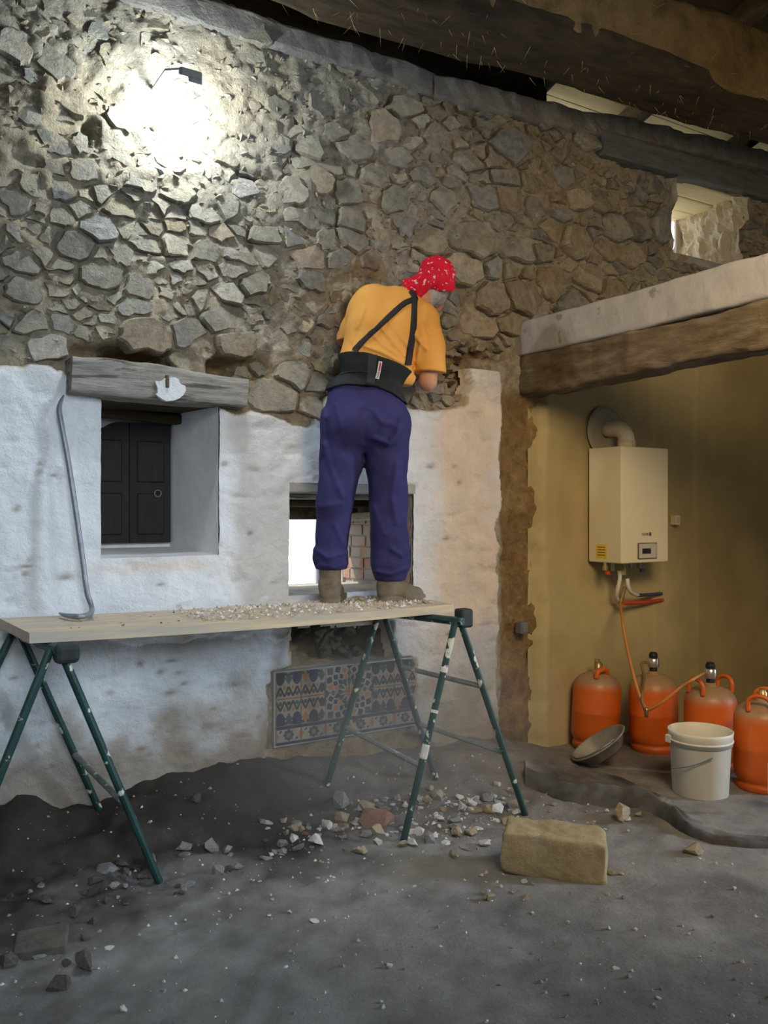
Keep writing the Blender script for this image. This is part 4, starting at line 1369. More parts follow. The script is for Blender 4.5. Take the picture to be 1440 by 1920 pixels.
for k in range(6):
    cx_ = TU + (k + .5) * A_
    for j in range(8):
        art(kite((cx_, zc), 2 * math.pi * j / 8, 0.008, 0.033, 0.010), M_TGREEN if j % 2 else M_TNAVY)
    art(disc((cx_, zc), 0.008, 8), M_TORANGE)
    art(kite((cx_ - A_ / 2, zc), math.pi / 2, -0.03, 0.03, 0.016, 0.0), M_TORANGE)
    art(kite((cx_ - A_ / 2 + 0.026, zc + .02), math.pi / 4, -0.012, 0.012, 0.006, 0.0), M_TBLACK)
    art(kite((cx_ + A_ / 2 - 0.026, zc - .02), math.pi / 4, -0.012, 0.012, 0.006, 0.0), M_TBLACK)
pan = empty('tile_panel', (TU + 3 * A_, NT, TZ - 0.38), 'patterned mosaic tile panel set in the wall below the small window', 'tiles')
ART_MATS = [M_TNAVY, M_TGREEN, M_TORANGE, M_TBLACK]
mk('tile_bed', *box((TU - 0.008, NT + 0.009, TZ - 0.388), (TU + 6 * A_ + 0.004, 4.16, TZ + 0.002)), M_SLAB, pan)
for r, (zt, zb_) in enumerate(ROWS):
    for cI in range(6):
        x0, x1 = TU + cI * A_ + 0.0009, TU + (cI + 1) * A_ - 0.0009
        y0, y1 = zb_ + 0.0009, zt - 0.0009
        dn = random.uniform(-.0012, .0012)
        t_ = mk('tile', *bevel_box((x0, NT + dn, y0), (x1, NT + 0.012 + dn, y1), 0.0012, 1), M_TILE, pan)
        V, Fc, mi = [], [], []
        for li, (poly, m_) in enumerate(arts):
            cp = clip_rect([tuple(p) for p in poly], x0 + .001, x1 - .001, y0 + .001, y1 - .001)
            if len(cp) < 3:
                continue
            ar = sum(cp[i][0] * cp[(i + 1) % len(cp)][1] - cp[(i + 1) % len(cp)][0] * cp[i][1] for i in range(len(cp)))
            if ar < 0:
                cp = cp[::-1]
            i0 = len(V)
            V += [(x, NT + dn - 0.0004 - 0.000004 * li, z_) for x, z_ in cp]
            Fc.append(list(range(i0, i0 + len(cp))))
            mi.append(ART_MATS.index(m_))
        if V:
            mk('glaze_pattern', V, Fc, ART_MATS, t_, False, None, None, mi)
#SPLIT
# ------------------------------------------------------------------ scaffold board and trestles
BT = 1.04   # top of the board
e0, e1 = G(55, 1187, BT), G(850, 1133, BT)
e2, e3 = Vector((2.62, 4.0, BT)), Vector((0.545, 4.02, BT))
us = np.linspace(0, 1, 60)
ring = []
for t in us:
    f_ = e0.lerp(e1, t)
    b_ = e3.lerp(e2, t)
    sag = -0.012 * math.sin(math.pi * t)
    for p, zz in ((f_, BT), (f_, BT - 0.04), (b_, BT - 0.04), (b_, BT)):
        ring.append((p.x, p.y, zz + sag))
Fc = []
for i in range(59):
    for k in range(4):
        Fc.append([i * 4 + k, i * 4 + (k + 1) % 4, (i + 1) * 4 + (k + 1) % 4, (i + 1) * 4 + k][::-1])
Fc += [[0, 1, 2, 3], [59 * 4 + 3, 59 * 4 + 2, 59 * 4 + 1, 59 * 4]]
board = tag(mk('scaffold_board', ring, [f[::-1] for f in Fc], M_PALEWOOD), 'long pale wooden board laid across the two green trestles', 'board')
# sand and dust spilt on the board
SVn = 70


def board_pt(t, s, dz=0.0):
    f_ = e0.lerp(e1, t)
    b_ = e3.lerp(e2, t)
    p = f_.lerp(b_, s)
    return Vector((p.x, p.y, BT - 0.012 * math.sin(math.pi * t) + dz))


gt, gs = np.meshgrid(np.linspace(0.02, 0.985, 140), np.linspace(0.10, 0.98, 30), indexing='ij')
P = np.array([board_pt(a, b)[:] for a, b in zip(gt.ravel(), gs.ravel())])
hgt = (fbm(P, 5, 3, 801) * 0.5 + 0.15 + fbm(P, 22, 3, 811) * 0.5) * 0.020 * (0.2 + 1.0 * sstep(0.3, 0.65, gt.ravel())) * sstep(0.1, 0.3, gs.ravel())
P[:, 2] += np.clip(hgt, -0.003, 0.03) - 0.0008
I = np.arange(gt.size).reshape(gt.shape)
q = np.stack([I[:-1, :-1], I[1:, :-1], I[1:, 1:], I[:-1, 1:]], -1).reshape(-1, 4)
mk('spilt_dust', P, q, mat('spilt_sand', (0.40, 0.32, 0.24), (0.58, 0.50, 0.41), 18, 0.95, 0.6, 60), board, True)


def trestle(name, label, FL, FR, BL, BR, tf, tb, group, rails):
    r = 0.0165
    t = empty(name, ((FL.x + BR.x) / 2, (FL.y + BR.y) / 2, 0.0), label, 'trestle', group)
    d = (tb - tf).normalized()
    mk('top_bar', *tube([tf - d * 0.03, tb + d * 0.03], 0.020, 8), M_GREEN, t)
    side = Vector((d.y, -d.x, 0))
    tops = {'FL': tf - side * 0.018, 'FR': tf + side * 0.018, 'BL': tb - side * 0.018, 'BR': tb + side * 0.018}
    feet = {'FL': FL, 'FR': FR, 'BL': BL, 'BR': BR}
    for k in ('FL', 'FR', 'BL', 'BR'):
        lg = mk('leg', *tube([tops[k], feet[k]], r, 10), M_GREEN, t)
    for k1, k2, f1, f2 in rails:
        p = tops[k1].lerp(feet[k1], f1)
        q_ = tops[k2].lerp(feet[k2], f2)
        mk('stretcher', *tube([p, q_], 0.013, 8), M_DUSTY, t)
    return t, tops, d, side


def on_floor(p, lift=0.0):
    return Vector((p.x, p.y, float(fl(p.x, p.y)[0]) + lift))


FL, FR = G(755, 1580, 0.0), G(986, 1530, 0.0)
BL, BR = G(612, 1500, 0.04), G(818, 1472, 0.05)
FL, FR, BL, BR = [on_floor(p, -0.01) for p in (FL, FR, BL, BR)]
mf = (FL + FR) / 2
mb = (BL + BR) / 2
tf = mf.lerp(mb, 0.10)
tb = mf.lerp(mb, 1.02)
tf.z = tb.z = 0.978
tr, tops, dd, sd = trestle('trestle', 'green tubular trestle splashed with paint under the right end of the board', FL, FR, BL, BR, tf, tb, 'trestles carrying the board',
                           (('BR', 'FR', 0.32, 0.33), ('BR', 'FR', 0.66, 0.67), ('BL', 'FL', 0.66, 0.66)))
cl = tf + sd * 0.045
mk('clamp', *bevel_box((cl.x - 0.035, cl.y - 0.035, 0.945), (cl.x + 0.035, cl.y + 0.035, 1.035), 0.012, 2), M_BLACKIRON, tr)
# a long bare patch of white paint on the front leg
for k, (f0, f1) in enumerate(((0.53, 0.66), (0.20, 0.25), (0.40, 0.43))):
    p, q_ = tops['FL'].lerp(FL, f0), tops['FL'].lerp(FL, f1)
    mk('paint_patch', *tube([p, p.lerp(q_, .3), p.lerp(q_, .7), q_], [0.008, 0.0185, 0.0185, 0.008], 8), M_FRAG_W, tr)
FR2 = G(300, 1660, 0.0)
FL2 = Vector((0.25, 3.386, 0))
BR2 = G(188, 1535, 0.10)
BL2 = Vector((0.2, 3.93, 0))
FR2, FL2, BR2, BL2 = [on_floor(p, -0.01) for p in (FR2, FL2, BR2, BL2)]
tf2 = Vector((0.66, 3.42, 0.978))
tb2 = Vector((0.60, 3.93, 0.978))
tr2, tops2, dd2, sd2 = trestle('trestle', 'dark green tubular trestle under the left end of the board', FL2, FR2, BL2, BR2, tf2, tb2, 'trestles carrying the board',
                               (('BR', 'FR', 0.66, 0.66), ('BL', 'FL', 0.66, 0.66)))
cl = tf2 + sd2 * 0.035 - dd2 * 0.02
mk('clamp', *bevel_box((cl.x - 0.045, cl.y - 0.04, 0.925), (cl.x + 0.045, cl.y + 0.04, 0.998), 0.018, 2), M_BLACKIRON, tr2)

# ------------------------------------------------------------------ crowbar
pts = [W(119.5, 741, 4.035), W(111, 765, 4.02), W(116, 800, 4.005), W(127, 860, 3.99), W(141, 950, 3.965), W(155, 1050, 3.945), W(163, 1110, 3.935)]
foot = [W(171, 1135, 3.925), G(170, 1150, BT + 0.02), G(150, 1156, BT + 0.017), G(125, 1154, BT + 0.016), G(112, 1150, BT + 0.015)]
cp = spline(pts + foot, 6)
rr = []
for i in range(len(cp)):
    t = i / (len(cp) - 1)
    rr.append(0.0035 + 0.0085 * min(1, t / 0.09) if t < 0.09 else 0.012 if t < 0.86 else 0.012 - 0.007 * (t - 0.86) / 0.14)
tag(mk('crowbar', *tube(cp, rr, 10), M_STEEL, None, True), 'long grey steel crowbar leaning on the wall with its hooked foot on the board', 'crowbar')

# ------------------------------------------------------------------ work lamp high on the wall (lights the stones behind it)
lp = W(356, 139, 3.78)
lamp = empty('work_lamp', (lp.x, lp.y, lp.z - 0.06), 'small grey work lamp hung high before the stone wall, lighting it white', 'lamp')
mk('housing', *join(bevel_box((lp.x - 0.050, lp.y - 0.012, lp.z - 0.022), (lp.x + 0.058, lp.y + 0.020, lp.z + 0.022), 0.010, 2),
                    bevel_box((lp.x - 0.012, lp.y - 0.016, lp.z - 0.045), (lp.x + 0.056, lp.y + 0.010, lp.z - 0.012), 0.010, 2)), M_LAMPGREY, lamp)
mk('bracket', *tube([Vector((lp.x - 0.045, lp.y + 0.005, lp.z + 0.012)), Vector((lp.x - 0.085, lp.y + 0.08, lp.z + 0.03)), Vector((lp.x - 0.09, 4.12, lp.z + 0.02))], 0.008, 8), M_LAMPGREY, lamp)
lg = light('work_lamp_light', 'POINT', (lp.x - 0.01, lp.y + 0.07, lp.z - 0.09), (lp.x, 4.1, lp.z - .2), 34, (0.93, 1.0, 0.97), 0.045)

# ------------------------------------------------------------------ boiler
BN0 = 4.045 - 0.29
xl = W(1165, 950, BN0).x
xr = W(1253, 950, BN0).x
zt = W(1165, 836, BN0).z
zb = W(1165, 1057, BN0).z
boi = empty('gas_boiler', ((xl + xr) / 2, 3.9, zb), 'cream wall-mounted gas boiler with a small display panel', 'boiler')
mk('casing', *bevel_box((xl, BN0, zb), (xr, 4.035, zt), 0.006, 2), M_BOILER, boi)
fp = lambda px, py: W(px, py, BN0 - 0.002)
a, b = fp(1197, 1019), fp(1230, 1046)
pn = mk('control_panel', *bevel_box((a.x, BN0 - 0.006, b.z), (b.x, BN0 + 0.002, a.z), 0.002, 1), M_BOILERTRIM, boi)
mk('panel_rim', *join(box((a.x - .004, BN0 - .008, a.z - .002), (b.x + .004, BN0, a.z + .003)), box((a.x - .004, BN0 - .008, b.z - .003), (b.x + .004, BN0, b.z + .001)),
                      box((a.x - .005, BN0 - .008, b.z), (a.x, BN0, a.z))), M_PRINT, pn)
mk('chrome_edge', *bevel_box((b.x - 0.012, BN0 - 0.012, b.z + 0.003), (b.x + 0.002, BN0, a.z - 0.003), 0.003, 1), M_SILVER, pn)
a, b = fp(1203.5, 1028.5), fp(1219, 1037.5)
mk('display', *box((a.x, BN0 - 0.009, b.z), (b.x, BN0, a.z)), M_BLACK, pn)
# lettering and round mark on the front
cu = bpy.data.curves.new('lettering', 'FONT')
cu.body = 'FAGOR'
cu.size = 0.026
cu.extrude = 0.0006
tmp = bpy.data.objects.new('lettering_tmp', cu)
COL.objects.link(tmp)
bpy.context.view_layer.update()
me = tmp.to_mesh()
tv = np.array([v.co[:] for v in me.vertices])
tfc = [list(p.vertices) for p in me.polygons]
tmp.to_mesh_clear()
bpy.data.objects.remove(tmp)
a = fp(1203.5, 1004.5)
mk('lettering', np.stack([a.x + tv[:, 0] * 0.72, BN0 - 0.0012 - tv[:, 2], a.z + tv[:, 1]], 1), tfc, M_PRINT, boi)
a = fp(1219, 1001.5)
V, Fc = lathe([(0.0001, 0.001), (0.009, 0.001), (0.012, 0.0)], 20)
mk('round_mark', np.stack([a.x + V[:, 0], a.y - V[:, 2] - 0.0005, a.z + V[:, 1] * 1.1], 1), Fc, M_PRINT, boi)
# yellow notice on the left side
la = 3.97
lz = zb + 0.015
mk('yellow_notice', *box((xl - 0.002, 3.855 + 0.02, lz + 0.012), (xl + 0.001, 3.965 + 0.005, lz + 0.10)), M_YELLOW, boi)
for k in range(4):
    mk('notice_line', *box((xl - 0.003, 3.888, lz + 0.03 + k * 0.017), (xl, 3.955, lz + 0.035 + k * 0.017)), M_PRINT, boi)
# flue
c0 = Vector(((xl + xr) / 2 - 0.03, 3.885, zt))
fpts = [c0, c0 + Vector((0, 0, 0.05)), c0 + Vector((0, 0.008, 0.085)), c0 + Vector((-0.004, 0.035, 0.118)), c0 + Vector((-0.008, 0.075, 0.132)), c0 + Vector((-0.01, 0.17, 0.134))]
fl_ = mk('flue', *tube(spline(fpts, 5), 0.052, 20), M_FLUE, boi, True)
mk('flue_collar', *tube([c0 + Vector((0, 0, -0.002)), c0 + Vector((0, 0, 0.05))], 0.058, 20), M_FLUE, fl_, True)
mk('collar_clip', *bevel_box((c0.x - 0.008, c0.y - 0.064, c0.z + 0.003), (c0.x + 0.008, c0.y - 0.052, c0.z + 0.048), 0.002, 1), M_BOILERTRIM, fl_)
V, Fc = lathe([(0.05, 0.012), (0.09, 0.014), (0.145, 0.010), (0.165, 0.0)], 28)
V = V * (1 + 0.05 * fbm(V, 9, 2, 5))[:, None]
mk('flue_patch', np.stack([c0.x - 0.03 + V[:, 0], 4.040 - V[:, 2], c0.z + 0.125 + V[:, 1]], 1), [f[::-1] for f in Fc], mat('patch_mortar', (0.34, 0.30, 0.22), (0.40, 0.36, 0.27), 5, 0.95, 0.4, 30), boi)
# valves and pipes under it
vx = [xl + 0.0, xl + 0.035, xl + 0.13, xl + 0.20, xl + 0.30, xl + 0.37]
vz = zb
for k, (dx, m_, ln, r_) in enumerate(((0.01, M_BRASS, 0.05, 0.018), (0.08, M_SILVER, 0.055, 0.012), (0.17, M_BRASS, 0.085, 0.030), (0.245, M_SILVER, 0.045, 0.012), (0.33, M_BRASS, 0.05, 0.016))):
    p = Vector((xl + dx, 3.90, vz))
    vv = mk('valve', *tube([p + Vector((0, 0, 0.004)), p - Vector((0, 0, ln * .4)), p - Vector((0, 0, ln * .41)), p - Vector((0, 0, ln))], [r_ * .7, r_ * .7, r_, r_], 12), m_, boi)
p = Vector((xl + 0.01, 3.88, vz - 0.055))
mk('red_tap', *bevel_box((p.x - 0.012, p.y - 0.012, p.z - 0.022), (p.x + 0.014, p.y + 0.012, p.z), 0.003, 1), M_RED, boi)
p = Vector((xl + 0.33, 3.88, vz - 0.05))
mk('blue_tap', *bevel_box((p.x - 0.012, p.y - 0.012, p.z - 0.022), (p.x + 0.014, p.y + 0.012, p.z), 0.003, 1), M_BLUE, boi)
mk('tap_lever', *tube([Vector((xl + 0.34, 3.88, vz - 0.04)), Vector((xl + 0.40, 3.86, vz - 0.005))], 0.004, 6), M_SILVER, boi)
q1 = lambda px, py, n: W(px, py, n)
mk('cream_pipe', *tube(spline([q1(1161, 1070, 3.9), q1(1162, 1085, 3.9), q1(1158, 1105, 3.92), q1(1156, 1118, 3.95), q1(1160, 1128, 3.98)], 5), 0.0135, 10), M_CREAMPIPE, boi, True)
mk('cream_pipe', *tube(spline([q1(1176, 1085, 3.9), q1(1178, 1100, 3.9), q1(1184, 1111, 3.92), q1(1196, 1116, 3.96)], 5), 0.0135, 10), M_CREAMPIPE, boi, True)
mk('blue_pipe', *tube([q1(1196, 1116, 3.96), q1(1218, 1115, 4.0), q1(1240, 1113, 4.06)], 0.012, 10), M_BLUE, boi)
mk('red_pipe', *tube([q1(1167, 1131, 3.95), q1(1205, 1130, 4.0), q1(1242, 1125, 4.06)], 0.013, 10), M_RED, boi)
mk('copper_drop', *tube([q1(1172, 1100, 3.93), q1(1168, 1115, 3.94), q1(1163, 1130, 3.95)], 0.012, 10), M_BRASS, boi)

# socket and grey box
a = W(1262, 975, 4.04)
so = tag(mk('wall_socket', *bevel_box((a.x - 0.022, 4.0, a.z - 0.035), (a.x + 0.03, 4.05, a.z + 0.035), 0.005, 2), M_SOCKET), 'small cream socket on the wall just right of the boiler', 'socket')
mk('socket_face', *bevel_box((a.x - 0.010, 3.994, a.z - 0.02), (a.x + 0.018, 4.003, a.z + 0.02), 0.003, 1), M_BOILERTRIM, so)
a = W(980, 1177, 4.05)
jb = tag(mk('junction_box', *bevel_box((a.x - 0.028, 4.03, a.z - 0.035), (a.x + 0.028, 4.09, a.z + 0.035), 0.004, 1), M_GREYBOX), 'small grey junction box in the brown scar of the wall', 'junction box')
mk('box_lid', *bevel_box((a.x - 0.02, 4.024, a.z - 0.026), (a.x + 0.02, 4.033, a.z + 0.026), 0.003, 1), M_GREYBOX, jb)


# ------------------------------------------------------------------ gas bottles
def tank_shape(c, lean=None):
    prof = [(0.0, 0.0), (0.128, 0.0), (0.134, 0.006), (0.134, 0.045), (0.128, 0.052), (0.136, 0.062), (0.147, 0.085), (0.150, 0.12), (0.150, 0.225), (0.1515, 0.23), (0.1515, 0.245), (0.150, 0.25),
            (0.150, 0.375), (0.146, 0.405), (0.134, 0.432), (0.112, 0.455), (0.080, 0.472), (0.045, 0.480), (0.03, 0.483), (0.03, 0.50), (0.0, 0.50)]
    V, Fc = lathe(prof, 40)
    zz = V[:, 2]
    dust = sstep(0.385, 0.43, zz)[:, None] * 0.85 + (1 - sstep(0.0, 0.07, zz))[:, None] * 0.25
    cols = np.ones((len(V), 3)) * (1 - dust) + np.array([0.46, 1.75, 9.0]) * dust
    cols *= (1 + 0.08 * fbm(V, 9, 3, int(abs(c[0]) * 100)))[:, None]
    return V, Fc, cols


def place(V, c, rot):
    R = np.array(Euler(rot).to_matrix())
    return (np.asarray(V) @ R.T) + np.array(c[:])


def tank(c, label, rot=(0, 0, 0), handles=True, regulator=False, collar=True):
    t = empty('gas_bottle', c, label, 'gas bottle', 'orange gas bottles in the corner')
    V, Fc, cols = tank_shape(c)
    b_ = mk('body', place(V, c, rot), Fc, M_ORANGE, t, True, cols)
    V, Fc = lathe([(0.024, 0.49), (0.024, 0.53), (0.018, 0.535), (0.018, 0.548), (0.0, 0.548)], 16)
    mk('valve', place(V, c, rot), Fc, M_BLACK if regulator else M_BRASS, t, True)
    if handles:
        for s in (-1, 1):
            ang = rot[2] + (0.2 if s > 0 else math.pi + 0.2)
            bx, by = math.cos(0.2 if s > 0 else math.pi + 0.2), math.sin(0.2 if s > 0 else math.pi + 0.2)
            tx, ty = -by, bx
            r0 = 0.112
            pts = [Vector((bx * r0 + tx * -0.055, by * r0 + ty * -0.055, 0.44)), Vector((bx * r0 + tx * -0.052, by * r0 + ty * -0.052, 0.505)), Vector((bx * r0 * 1.04, by * r0 * 1.04, 0.53)),
                   Vector((bx * r0 + tx * 0.052, by * r0 + ty * 0.052, 0.505)), Vector((bx * r0 + tx * 0.055, by * r0 + ty * 0.055, 0.44))]
            V, Fc = tube(spline(pts, 5), 0.012, 8)
            mk('handle', place(V, c, rot), Fc, M_ORANGE, t, True, np.ones((len(V), 3)))
    if regulator:
        V, Fc = lathe([(0.0, 0.525), (0.034, 0.525), (0.036, 0.53), (0.036, 0.578), (0.030, 0.584), (0.0, 0.584)], 24)
        rg = mk('regulator', place(V, c, rot), Fc, M_SILVER, t, True)
        V, Fc = lathe([(0.0, 0.583), (0.026, 0.583), (0.028, 0.60), (0.020, 0.618), (0.0, 0.62)], 20)
        mk('regulator_knob', place(V, c, rot), Fc, M_BLACK, rg, True)
    # small foot ring slot
    V, Fc = lathe([(0.136, 0.012), (0.1385, 0.016), (0.1385, 0.036), (0.136, 0.04)], 40)
    mk('foot_ring', place(V, c, rot), Fc, M_ORANGE, t, True, np.full((len(V), 3), 0.75))
    return t


def g0(px, py, z=0.0):
    p = G(px, py, z)
    return Vector((p.x, p.y, float(fl(p.x, p.y)[0])))


T1 = G(1114, 1402)
T2 = G(1225, 1405)
T3 = G(1332, 1437)
T4 = G(1430, 1475)
for T in (T1, T2, T3, T4):
    T.z = float(fl(T.x, T.y)[0]) - 0.004
tank(T1, 'orange gas bottle nearest the broken plaster edge, tilted, no regulator', (0.03, 0.05, 0.3), False, False)
tank(T2, 'orange gas bottle with silver regulator standing below the boiler hose', (0, 0, 0.4), False, True)
tank(T3, 'orange gas bottle with silver regulator directly behind the white bucket', (0, 0, -0.35), True, True)
tank(T4, 'orange gas bottle at the right edge with no regulator', (0, 0, 0.25), True, False)
t1 = [o for o in COL.objects if o.name.startswith('gas_bottle')][0]
# flat carrying handle and tap of the first bottle
V, Fc = tube(spline([Vector((-0.10, -0.04, 0.455)), Vector((-0.085, -0.045, 0.502)), Vector((-0.02, -0.06, 0.508)), Vector((0.012, -0.055, 0.47))], 6), 0.017, 10)
mk('handle', place(V, T1, (0.03, 0.05, 0.3)), Fc, M_ORANGE, t1, True, np.full((len(V), 3), 0.9))
V, Fc = tube([Vector((0.02, 0.02, 0.50)), Vector((0.022, 0.02, 0.56))], 0.017, 10)
mk('tap', place(V, T1, (0.03, 0.05, 0.3)), Fc, M_BRASS, t1, True)
V, Fc = tube([Vector((0.03, 0.02, 0.535)), Vector((0.10, 0.03, 0.515))], 0.011, 8)
mk('tap_lever', place(V, T1, (0.03, 0.05, 0.3)), Fc, M_RED, t1, True)

# hoses
r2 = Vector((T2.x, T2.y, T2.z + 0.555))
r3 = Vector((T3.x, T3.y, T3.z + 0.555))
Yh = 4.86
tee = D(1212, 1333, Yh)
cr = Vector((CT, -ST, 0))
bk = Vector((ST, CT, 0))
hpts = [q1(1163, 1130, 3.95), D(1167, 1165, 5.28), D(1176, 1215, 5.18), D(1190, 1275, 5.0), D(1203, 1315, 4.89), tee]
tag(mk('gas_hose', *tube(spline(hpts, 8), 0.0095, 8), M_HOSE, None, True), 'orange gas hose hanging from the boiler to the bottles', 'hose')
tag(mk('gas_hose', *tube(spline([tee, D(1240, 1318, 4.80), D(1275, 1290, 4.78), D(1303, 1272, 4.76), r3 - cr * 0.035], 8), 0.0085, 8), M_HOSE, None, True),
    'thin orange hose running to the regulator behind the white bucket', 'hose')
tag(mk('gas_hose', *tube(spline([r2 - cr * 0.034, r2 - cr * 0.075 - Vector((0, 0, 0.01)), r2 - cr * 0.09 - bk * 0.10 - Vector((0, 0, 0.08)), D(1203, 1310, 4.885), tee + Vector((0, 0, -0.01))], 8), 0.0085, 8), M_HOSEDARK, None, True),
    'dark dusty hose looping down from the bottle below the boiler', 'hose')
tag(mk('hose_tee', *tube([tee + Vector((0, 0, 0.02)), tee, tee + Vector((-0.004, -0.004, -0.035))], [0.012, 0.013, 0.010], 10), M_BRASS, None, True), 'small brass tee joining the gas hoses', 'pipe fitting')

# ------------------------------------------------------------------ white bucket
bc = G(1313, 1485)
bc.z = float(fl(bc.x, bc.y)[0]) - 0.004
bk_ = empty('bucket', bc, 'white plastic bucket with wire handle in front of the gas bottles', 'bucket')
prof = [(0.0, 0.004), (0.138, 0.0), (0.142, 0.006), (0.156, 0.265), (0.158, 0.268), (0.163, 0.268), (0.166, 0.325), (0.168, 0.338), (0.164, 0.340), (0.160, 0.336), (0.152, 0.27), (0.138, 0.012), (0.0, 0.010)]
V, Fc = lathe(prof, 48)
mk('pail', V + np.array(bc[:]), Fc, M_BUCKET, bk_, True, np.ones((len(V), 3)))
V, Fc = lathe([(0.163, 0.284), (0.168, 0.286), (0.168, 0.294), (0.164, 0.296)], 48)
mk('rim_band', V + np.array(bc[:]), Fc, M_BUCKET, bk_, True, np.ones((len(V), 3)))
lug = bc - cr * 0.165 + Vector((0, 0, 0.30))
mk('lug', *bevel_box((lug.x - 0.014, lug.y - 0.02, lug.z - 0.03), (lug.x + 0.016, lug.y + 0.02, lug.z + 0.012), 0.004, 1), M_CREAMPIPE, bk_)
fr = -bk
hp = [bc - cr * 0.166 + fr * 0.02 + Vector((0, 0, 0.27)), bc - cr * 0.172 + fr * 0.06 + Vector((0, 0, 0.15)), bc - cr * 0.12 + fr * 0.125 + Vector((0, 0, 0.175)), bc - cr * 0.06 + fr * 0.158 + Vector((0, 0, 0.205)), bc - cr * 0.0 + fr * 0.172 + Vector((0, 0, 0.235))]
mk('wire_handle', *tube(spline(hp[1:], 6), 0.0035, 6), M_STEEL, bk_)
# white card at the very right edge leaning on the last bottle
cd = D(1441, 1450, 4.22)
tag(mk('plastic_lid', *bevel_box((cd.x - 0.012, cd.y - 0.01, cd.z - 0.10), (cd.x + 0.05, cd.y + 0.0, cd.z + 0.055), 0.004, 1), M_CREAMPIPE, None), 'white plastic piece leaning against the bottle at the right edge', 'plastic piece')

# ------------------------------------------------------------------ tipped basin and dusty tarp
bs = G(1122, 1440)
bs = Vector((bs.x, bs.y, 0.10))
V, Fc = lathe([(0.0, -0.075), (0.105, -0.075), (0.125, -0.06), (0.165, -0.005), (0.178, 0.0), (0.182, 0.006), (0.176, 0.010), (0.162, 0.004), (0.120, -0.052), (0.10, -0.064), (0.0, -0.064)], 40)
V = V * np.array([1.0, 1.0, 1.0])
tilt_axis = (bk * 0.9 + cr * 0.2).normalized()
R = np.array(Matrix.Rotation(math.radians(-34), 3, tilt_axis)) @ np.array(Matrix.Rotation(math.radians(3), 3, cr))
basin = tag(mk('rubber_basin', V @ R.T + np.array(bs[:]) + np.array((0, 0, 0.045)), Fc, M_RUBBER, None, True), 'round dusty grey basin tipped up before the gas bottles', 'basin')
V, Fc = tube([Vector((0.165 * math.cos(t), 0.165 * math.sin(t), 0.012)) for t in np.linspace(2.4, 4.6, 14)], 0.005, 6)
mk('rim_wire', V @ R.T + np.array(bs[:]) + np.array((0, 0, 0.045)), Fc, M_STEEL, basin)

# tarp: a crumpled sheet with a rolled near edge
TP = [(985, 1455), (1060, 1448), (1130, 1452), (1200, 1470), (1250, 1500), (1300, 1540), (1380, 1566), (1460, 1575), (1460, 1590), (1370, 1588), (1300, 1572), (1255, 1545), (1210, 1520), (1130, 1512), (1060, 1505), (985, 1488)]
up_ = [G(*p) for p in TP[:8]]
lo_ = [G(*p) for p in TP[8:][::-1]]
tt = np.linspace(0, 1, 90)
ss = np.linspace(0, 1, 22)
U_ = spline(up_, 13)
L__ = spline(lo_, 13)
TVv, Tc = [], []
for i in range(90):
    t = i / 89
    a, b = U_[int(t * (len(U_) - 1))], L__[int(t * (len(L__) - 1))]
    for s in ss:
        p = a.lerp(b, s)
        hgt = (0.012 + 0.055 * math.exp(-((s - 0.80) / 0.20) ** 2) * (1 - 0.75 * sstep(0.55, 0.8, np.array([t]))[0]))
        TVv.append((p.x, p.y, hgt))
TVv = np.array(TVv)
nz = fbm(TVv, 7, 3, 901) * 0.022 + fbm(TVv, 20, 2, 905) * 0.006
edge = np.tile(np.minimum(np.minimum(ss / 0.1, (1 - ss) / 0.06), 1), 90)
TVv[:, 2] = fl(TVv[:, 0], TVv[:, 1]) + np.clip(TVv[:, 2] + nz, 0.004, 1) * edge - 0.004 * (1 - edge) + 0.003
I = np.arange(90 * 22).reshape(90, 22)
q = np.stack([I[:-1, :-1], I[1:, :-1], I[1:, 1:], I[:-1, 1:]], -1).reshape(-1, 4)[:, ::-1]
dst = np.tile(sstep(0.75, 0.35, ss) if False else 1 - sstep(0.35, 0.7, ss), 90) * sstep(-0.3, 0.3, fbm(TVv, 6, 3, 911) + 0.25)
tcol = np.ones((len(TVv), 3)) * (0.65 + 0.6 * dst[:, None])
tag(mk('tarpaulin', TVv, q, M_TARP, None, True, tcol), 'dark dusty plastic sheet crumpled on the floor before the bottles', 'plastic sheet')


# ------------------------------------------------------------------ rubble
def hull_mesh(name, seed, m, flat=1.0, npt=13):
    rng = random.Random(seed)
    bm = bmesh.new()
    for k in range(npt):
        v = Vector((rng.gauss(0, 1), rng.gauss(0, 1), rng.gauss(0, 1))).normalized() * rng.uniform(0.75, 1.0)
        bm.verts.new((v.x * 0.5, v.y * 0.42, v.z * 0.36 * flat))
    r = bmesh.ops.convex_hull(bm, input=list(bm.verts))
    for v in [v for v in bm.verts if not v.link_faces]:
        bm.verts.remove(v)
    bmesh.ops.recalc_face_normals(bm, faces=list(bm.faces))
    zmin = min(v.co.z for v in bm.verts)
    for v in bm.verts:
        v.co.z -= zmin
    me = bpy.data.meshes.new(name)
    bm.to_mesh(me)
    bm.free()
    me.materials.append(m)
    return me


HULLS = {}
for key, m_ in (('w', M_FRAG_W), ('g', M_FRAG_G), ('t', M_FRAG_T), ('r', M_FRAG_R), ('d', M_FRAG_D)):
    HULLS[key] = [hull_mesh('fragment', 1000 + k * 7 + ord(key), m_, 1.0 if k < 4 else 0.55, 14) for k in range(7)]


